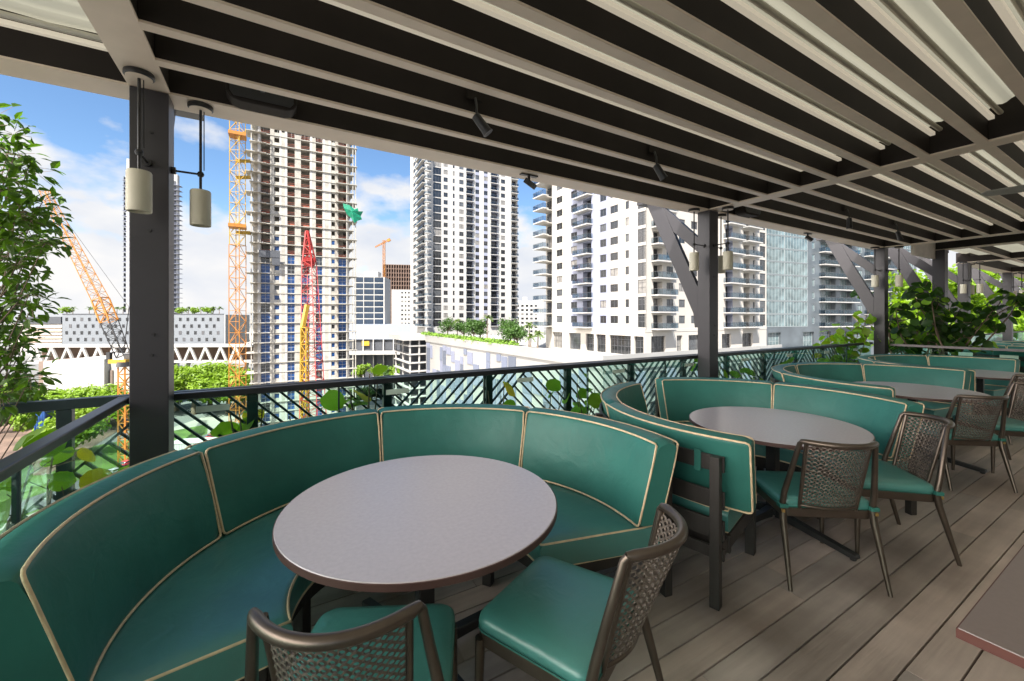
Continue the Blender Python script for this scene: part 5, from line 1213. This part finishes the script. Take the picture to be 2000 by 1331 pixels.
for (px_, py_, dn) in clus:
    d_c = r_.uniform(2.35, 2.9); q = Vector((*at(px_ * .88 - 22, d_c), zt(py_, d_c))) - Vector((x0_, y0_, -.3))
    zz = max(.6, q.z - .5 - .3 * r_.random()); base_ = Vector((.0, .05, zz)); mid = base_.lerp(q, .55) + Vector((r_.uniform(-.05, .05), r_.uniform(-.05, .05), -.04)); st.tube([tuple(base_), tuple(mid), tuple(q)], [.006, .004, .002], 5)
    nl = int(40 * dn) + 8; sp = .085 + .05 * dn
    for k in range(nl):
        v = Vector((r_.gauss(0, 1), r_.gauss(0, 1), r_.gauss(0, .75))).normalized() * sp * r_.random() ** .5
        c = q + v; d_ = (v + Vector((r_.uniform(-.08, .08), r_.uniform(-.08, .08), r_.uniform(-.07, .03)))).normalized()
        if r_.random() < .5: st.tube([tuple(q + v * .2), tuple(c)], .0015, 3, cap=False)
        leaf6(lf, c, d_, (r_.uniform(-.6, .6), r_.uniform(-.6, .6), 1), r_.uniform(.05, .085), r_.uniform(.032, .048))
st.build('trunk', MT['bark'], root, smooth=60); lf.build('crown', MT['leafn'], root, fix=False)

# ================================================================== CROSS GLASS AND THE FAR TERRACE
root = empty('cross_glass_screen', (10.25, 3.2, 0)); tag(root, 'low glass screen with taupe rail crossing behind the farthest booth', 'railing')
def cg(nm, m_, mt_): o = m_.build(nm, MT[mt_] if isinstance(mt_, str) else mt_, root); o.location = (-10.25, -3.2, 0); return o
cg('handrail', M().box(10.205, 10.245, -4, 3.10, 1.005, 1.045), mat('rail_taupe', (.16, .14, .14), .4))
for k in range(5): a = 3.1 - 1.3 * k; cg('glass_panel', M().box(10.22, 10.23, a - 1.29, a - .005, .06, 1.005), 'glass')
cg('base_shoe', M().box(10.2, 10.249, -4, 3.1, 0, .06), 'black')
fx = [(11.35, 2.62), (14.5, 2.95), (18.8, 2.95), (23.1, 2.95)]
fl = ['first column of the far pergola, rising behind the big seagrape', 'second column of the far pergola with a long brace', 'third column of the far pergola near the right edge', 'last column of the far pergola at the right edge']
for (x, y), l in zip(fx, fl): column(x, y, l, 'columns of the far pergola', w=.2, d=.18)
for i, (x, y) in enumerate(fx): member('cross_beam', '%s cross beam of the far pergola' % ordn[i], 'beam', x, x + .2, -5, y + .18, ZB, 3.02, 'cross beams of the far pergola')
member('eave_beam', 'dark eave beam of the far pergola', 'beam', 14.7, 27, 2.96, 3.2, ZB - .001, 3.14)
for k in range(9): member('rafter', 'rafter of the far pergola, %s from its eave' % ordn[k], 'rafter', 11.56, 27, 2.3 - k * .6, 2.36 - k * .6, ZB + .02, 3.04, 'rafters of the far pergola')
root = empty('awning', (11.35, 0, 3.06)); tag(root, 'cream fabric awning of the far pergola', 'awning', 'fabric awnings of the pergola'); vs = []; fs = []
ys = np.linspace(3.1, -5, 110)
for i, yv in enumerate(ys):
    for j in range(9): vs.append((15.8 * j / 8, yv, .04 + .05 * abs(math.sin(yv * 5.2))))
for i in range(len(ys) - 1):
    for j in range(8): p_ = i * 9 + j; fs.append((p_, p_ + 1, p_ + 10, p_ + 9))
M().add(vs, fs).build('cloth', fab, root, smooth=50, fix=False)
# pale panel closing the gap between both pergolas
o = M().box(10.205, 11.345, 2.75, 2.80, 2.70, 3.15).build('closing_panel', mat('pale_fascia', (.5, .45, .38), .5)); tag(o, 'pale closing panel bridging the two pergolas above the seagrape', 'panel')
root = empty('awning', (10.2, 0, 3.16)); tag(root, 'short cream awning strip between the two pergolas', 'awning', 'fabric awnings of the pergola'); M().box(.005, 1.15, -5, 2.74, 0, .01).build('cloth', fab, root)
for a, l in (((14.5, 2.76, 0, .18), 'lamp in front of the second far column'), ((14.30, 2.99, .19, 0), 'lamp left of the second far column'), ((14.95, 2.99, -.2, 0), 'lamp right of the second far column'), ((18.8, 2.76, 0, .18), 'lamp in front of the third far column'), ((19.3, 2.99, -.2, 0), 'lamp right of the third far column'), ((11.75, 2.72, -.2, 0), 'lamp right of the first far column')): pendant(*a, 'small cream ' + l, n=16)
for x, y, l, a in ((12.6, 1.7, 'nearer one', 60), (13.6, 1.2, 'farther one', 40)): spot(x, y, 'black spotlight under the far pergola, ' + l, a, 0)
bench((13.6, 1.65), 88, 190, 'teal bench beyond the cross glass, left half', True); bench((13.6, 1.65), -12, 87, 'teal bench beyond the cross glass, right half', False)
bench((16.9, 1.65), 88, 190, 'farthest teal bench on the far terrace, left half', True); bench((16.9, 1.65), -12, 87, 'farthest teal bench on the far terrace, right half', False)
round_table(13.6, 1.65, 0, 'round table beyond the cross glass on the far terrace')
# far glass rail of the second terrace
root = empty('glass_railing', (11.5, 3.32, 0)); tag(root, 'glass railing along the far terrace', 'railing')
o = M().box(0, 18, -.03, .03, 1.03, 1.07).build('handrail', MT['rail'], root)
for k in range(12): M().box(k * 1.5 + .005, k * 1.5 + 1.495, -.006, .006, .06, 1.03).build('glass_panel', MT['glass'], root)
# planter markers, parasol
def card(x, y, z, s, label, mt_):
    root = empty('plant_marker', (x, y, .35)); tag(root, label, 'sign', 'small cards among the plants')
    M().tube([(0, 0, 0), (0, 0, z - .36)], .004, 6).build('stake', MT['black'], root); M().box(-.004, .004, -s, s, z - .35, z - .35 + s * 1.3).build('card', mt_, root, bevel=.002)
whc = mat('card_white', (.6,.62,.62), .5); pkc = mat('card_pink', (.72, .58, .56), .5)
card(10.42, 2.15, .83, .085, 'white card on a stake in front of the big seagrape', whc); card(10.40, 1.66, .80, .10, 'pinkish card on a stake right of the white one', pkc)
root = empty('parasol', (19.5, 3.9, -.0)); tag(root, 'white parasol with a red band glimpsed through the big seagrape', 'parasol')
M().tube([(0, 0, -.3), (0, 0, 1.05)], .03, 8).build('pole', MT['frame'], root)
M().lathe([(.0, 1.12), (.5, .98), (1.0, .70), (.99, .69), (.5, .95), (0, 1.08)], n=8).build('canopy', MT['white'], root); M().lathe([(1.0, .70), (1.01, .70), (1.01, .58), (1.0, .58)], n=8).build('valance', MT['red'], root)
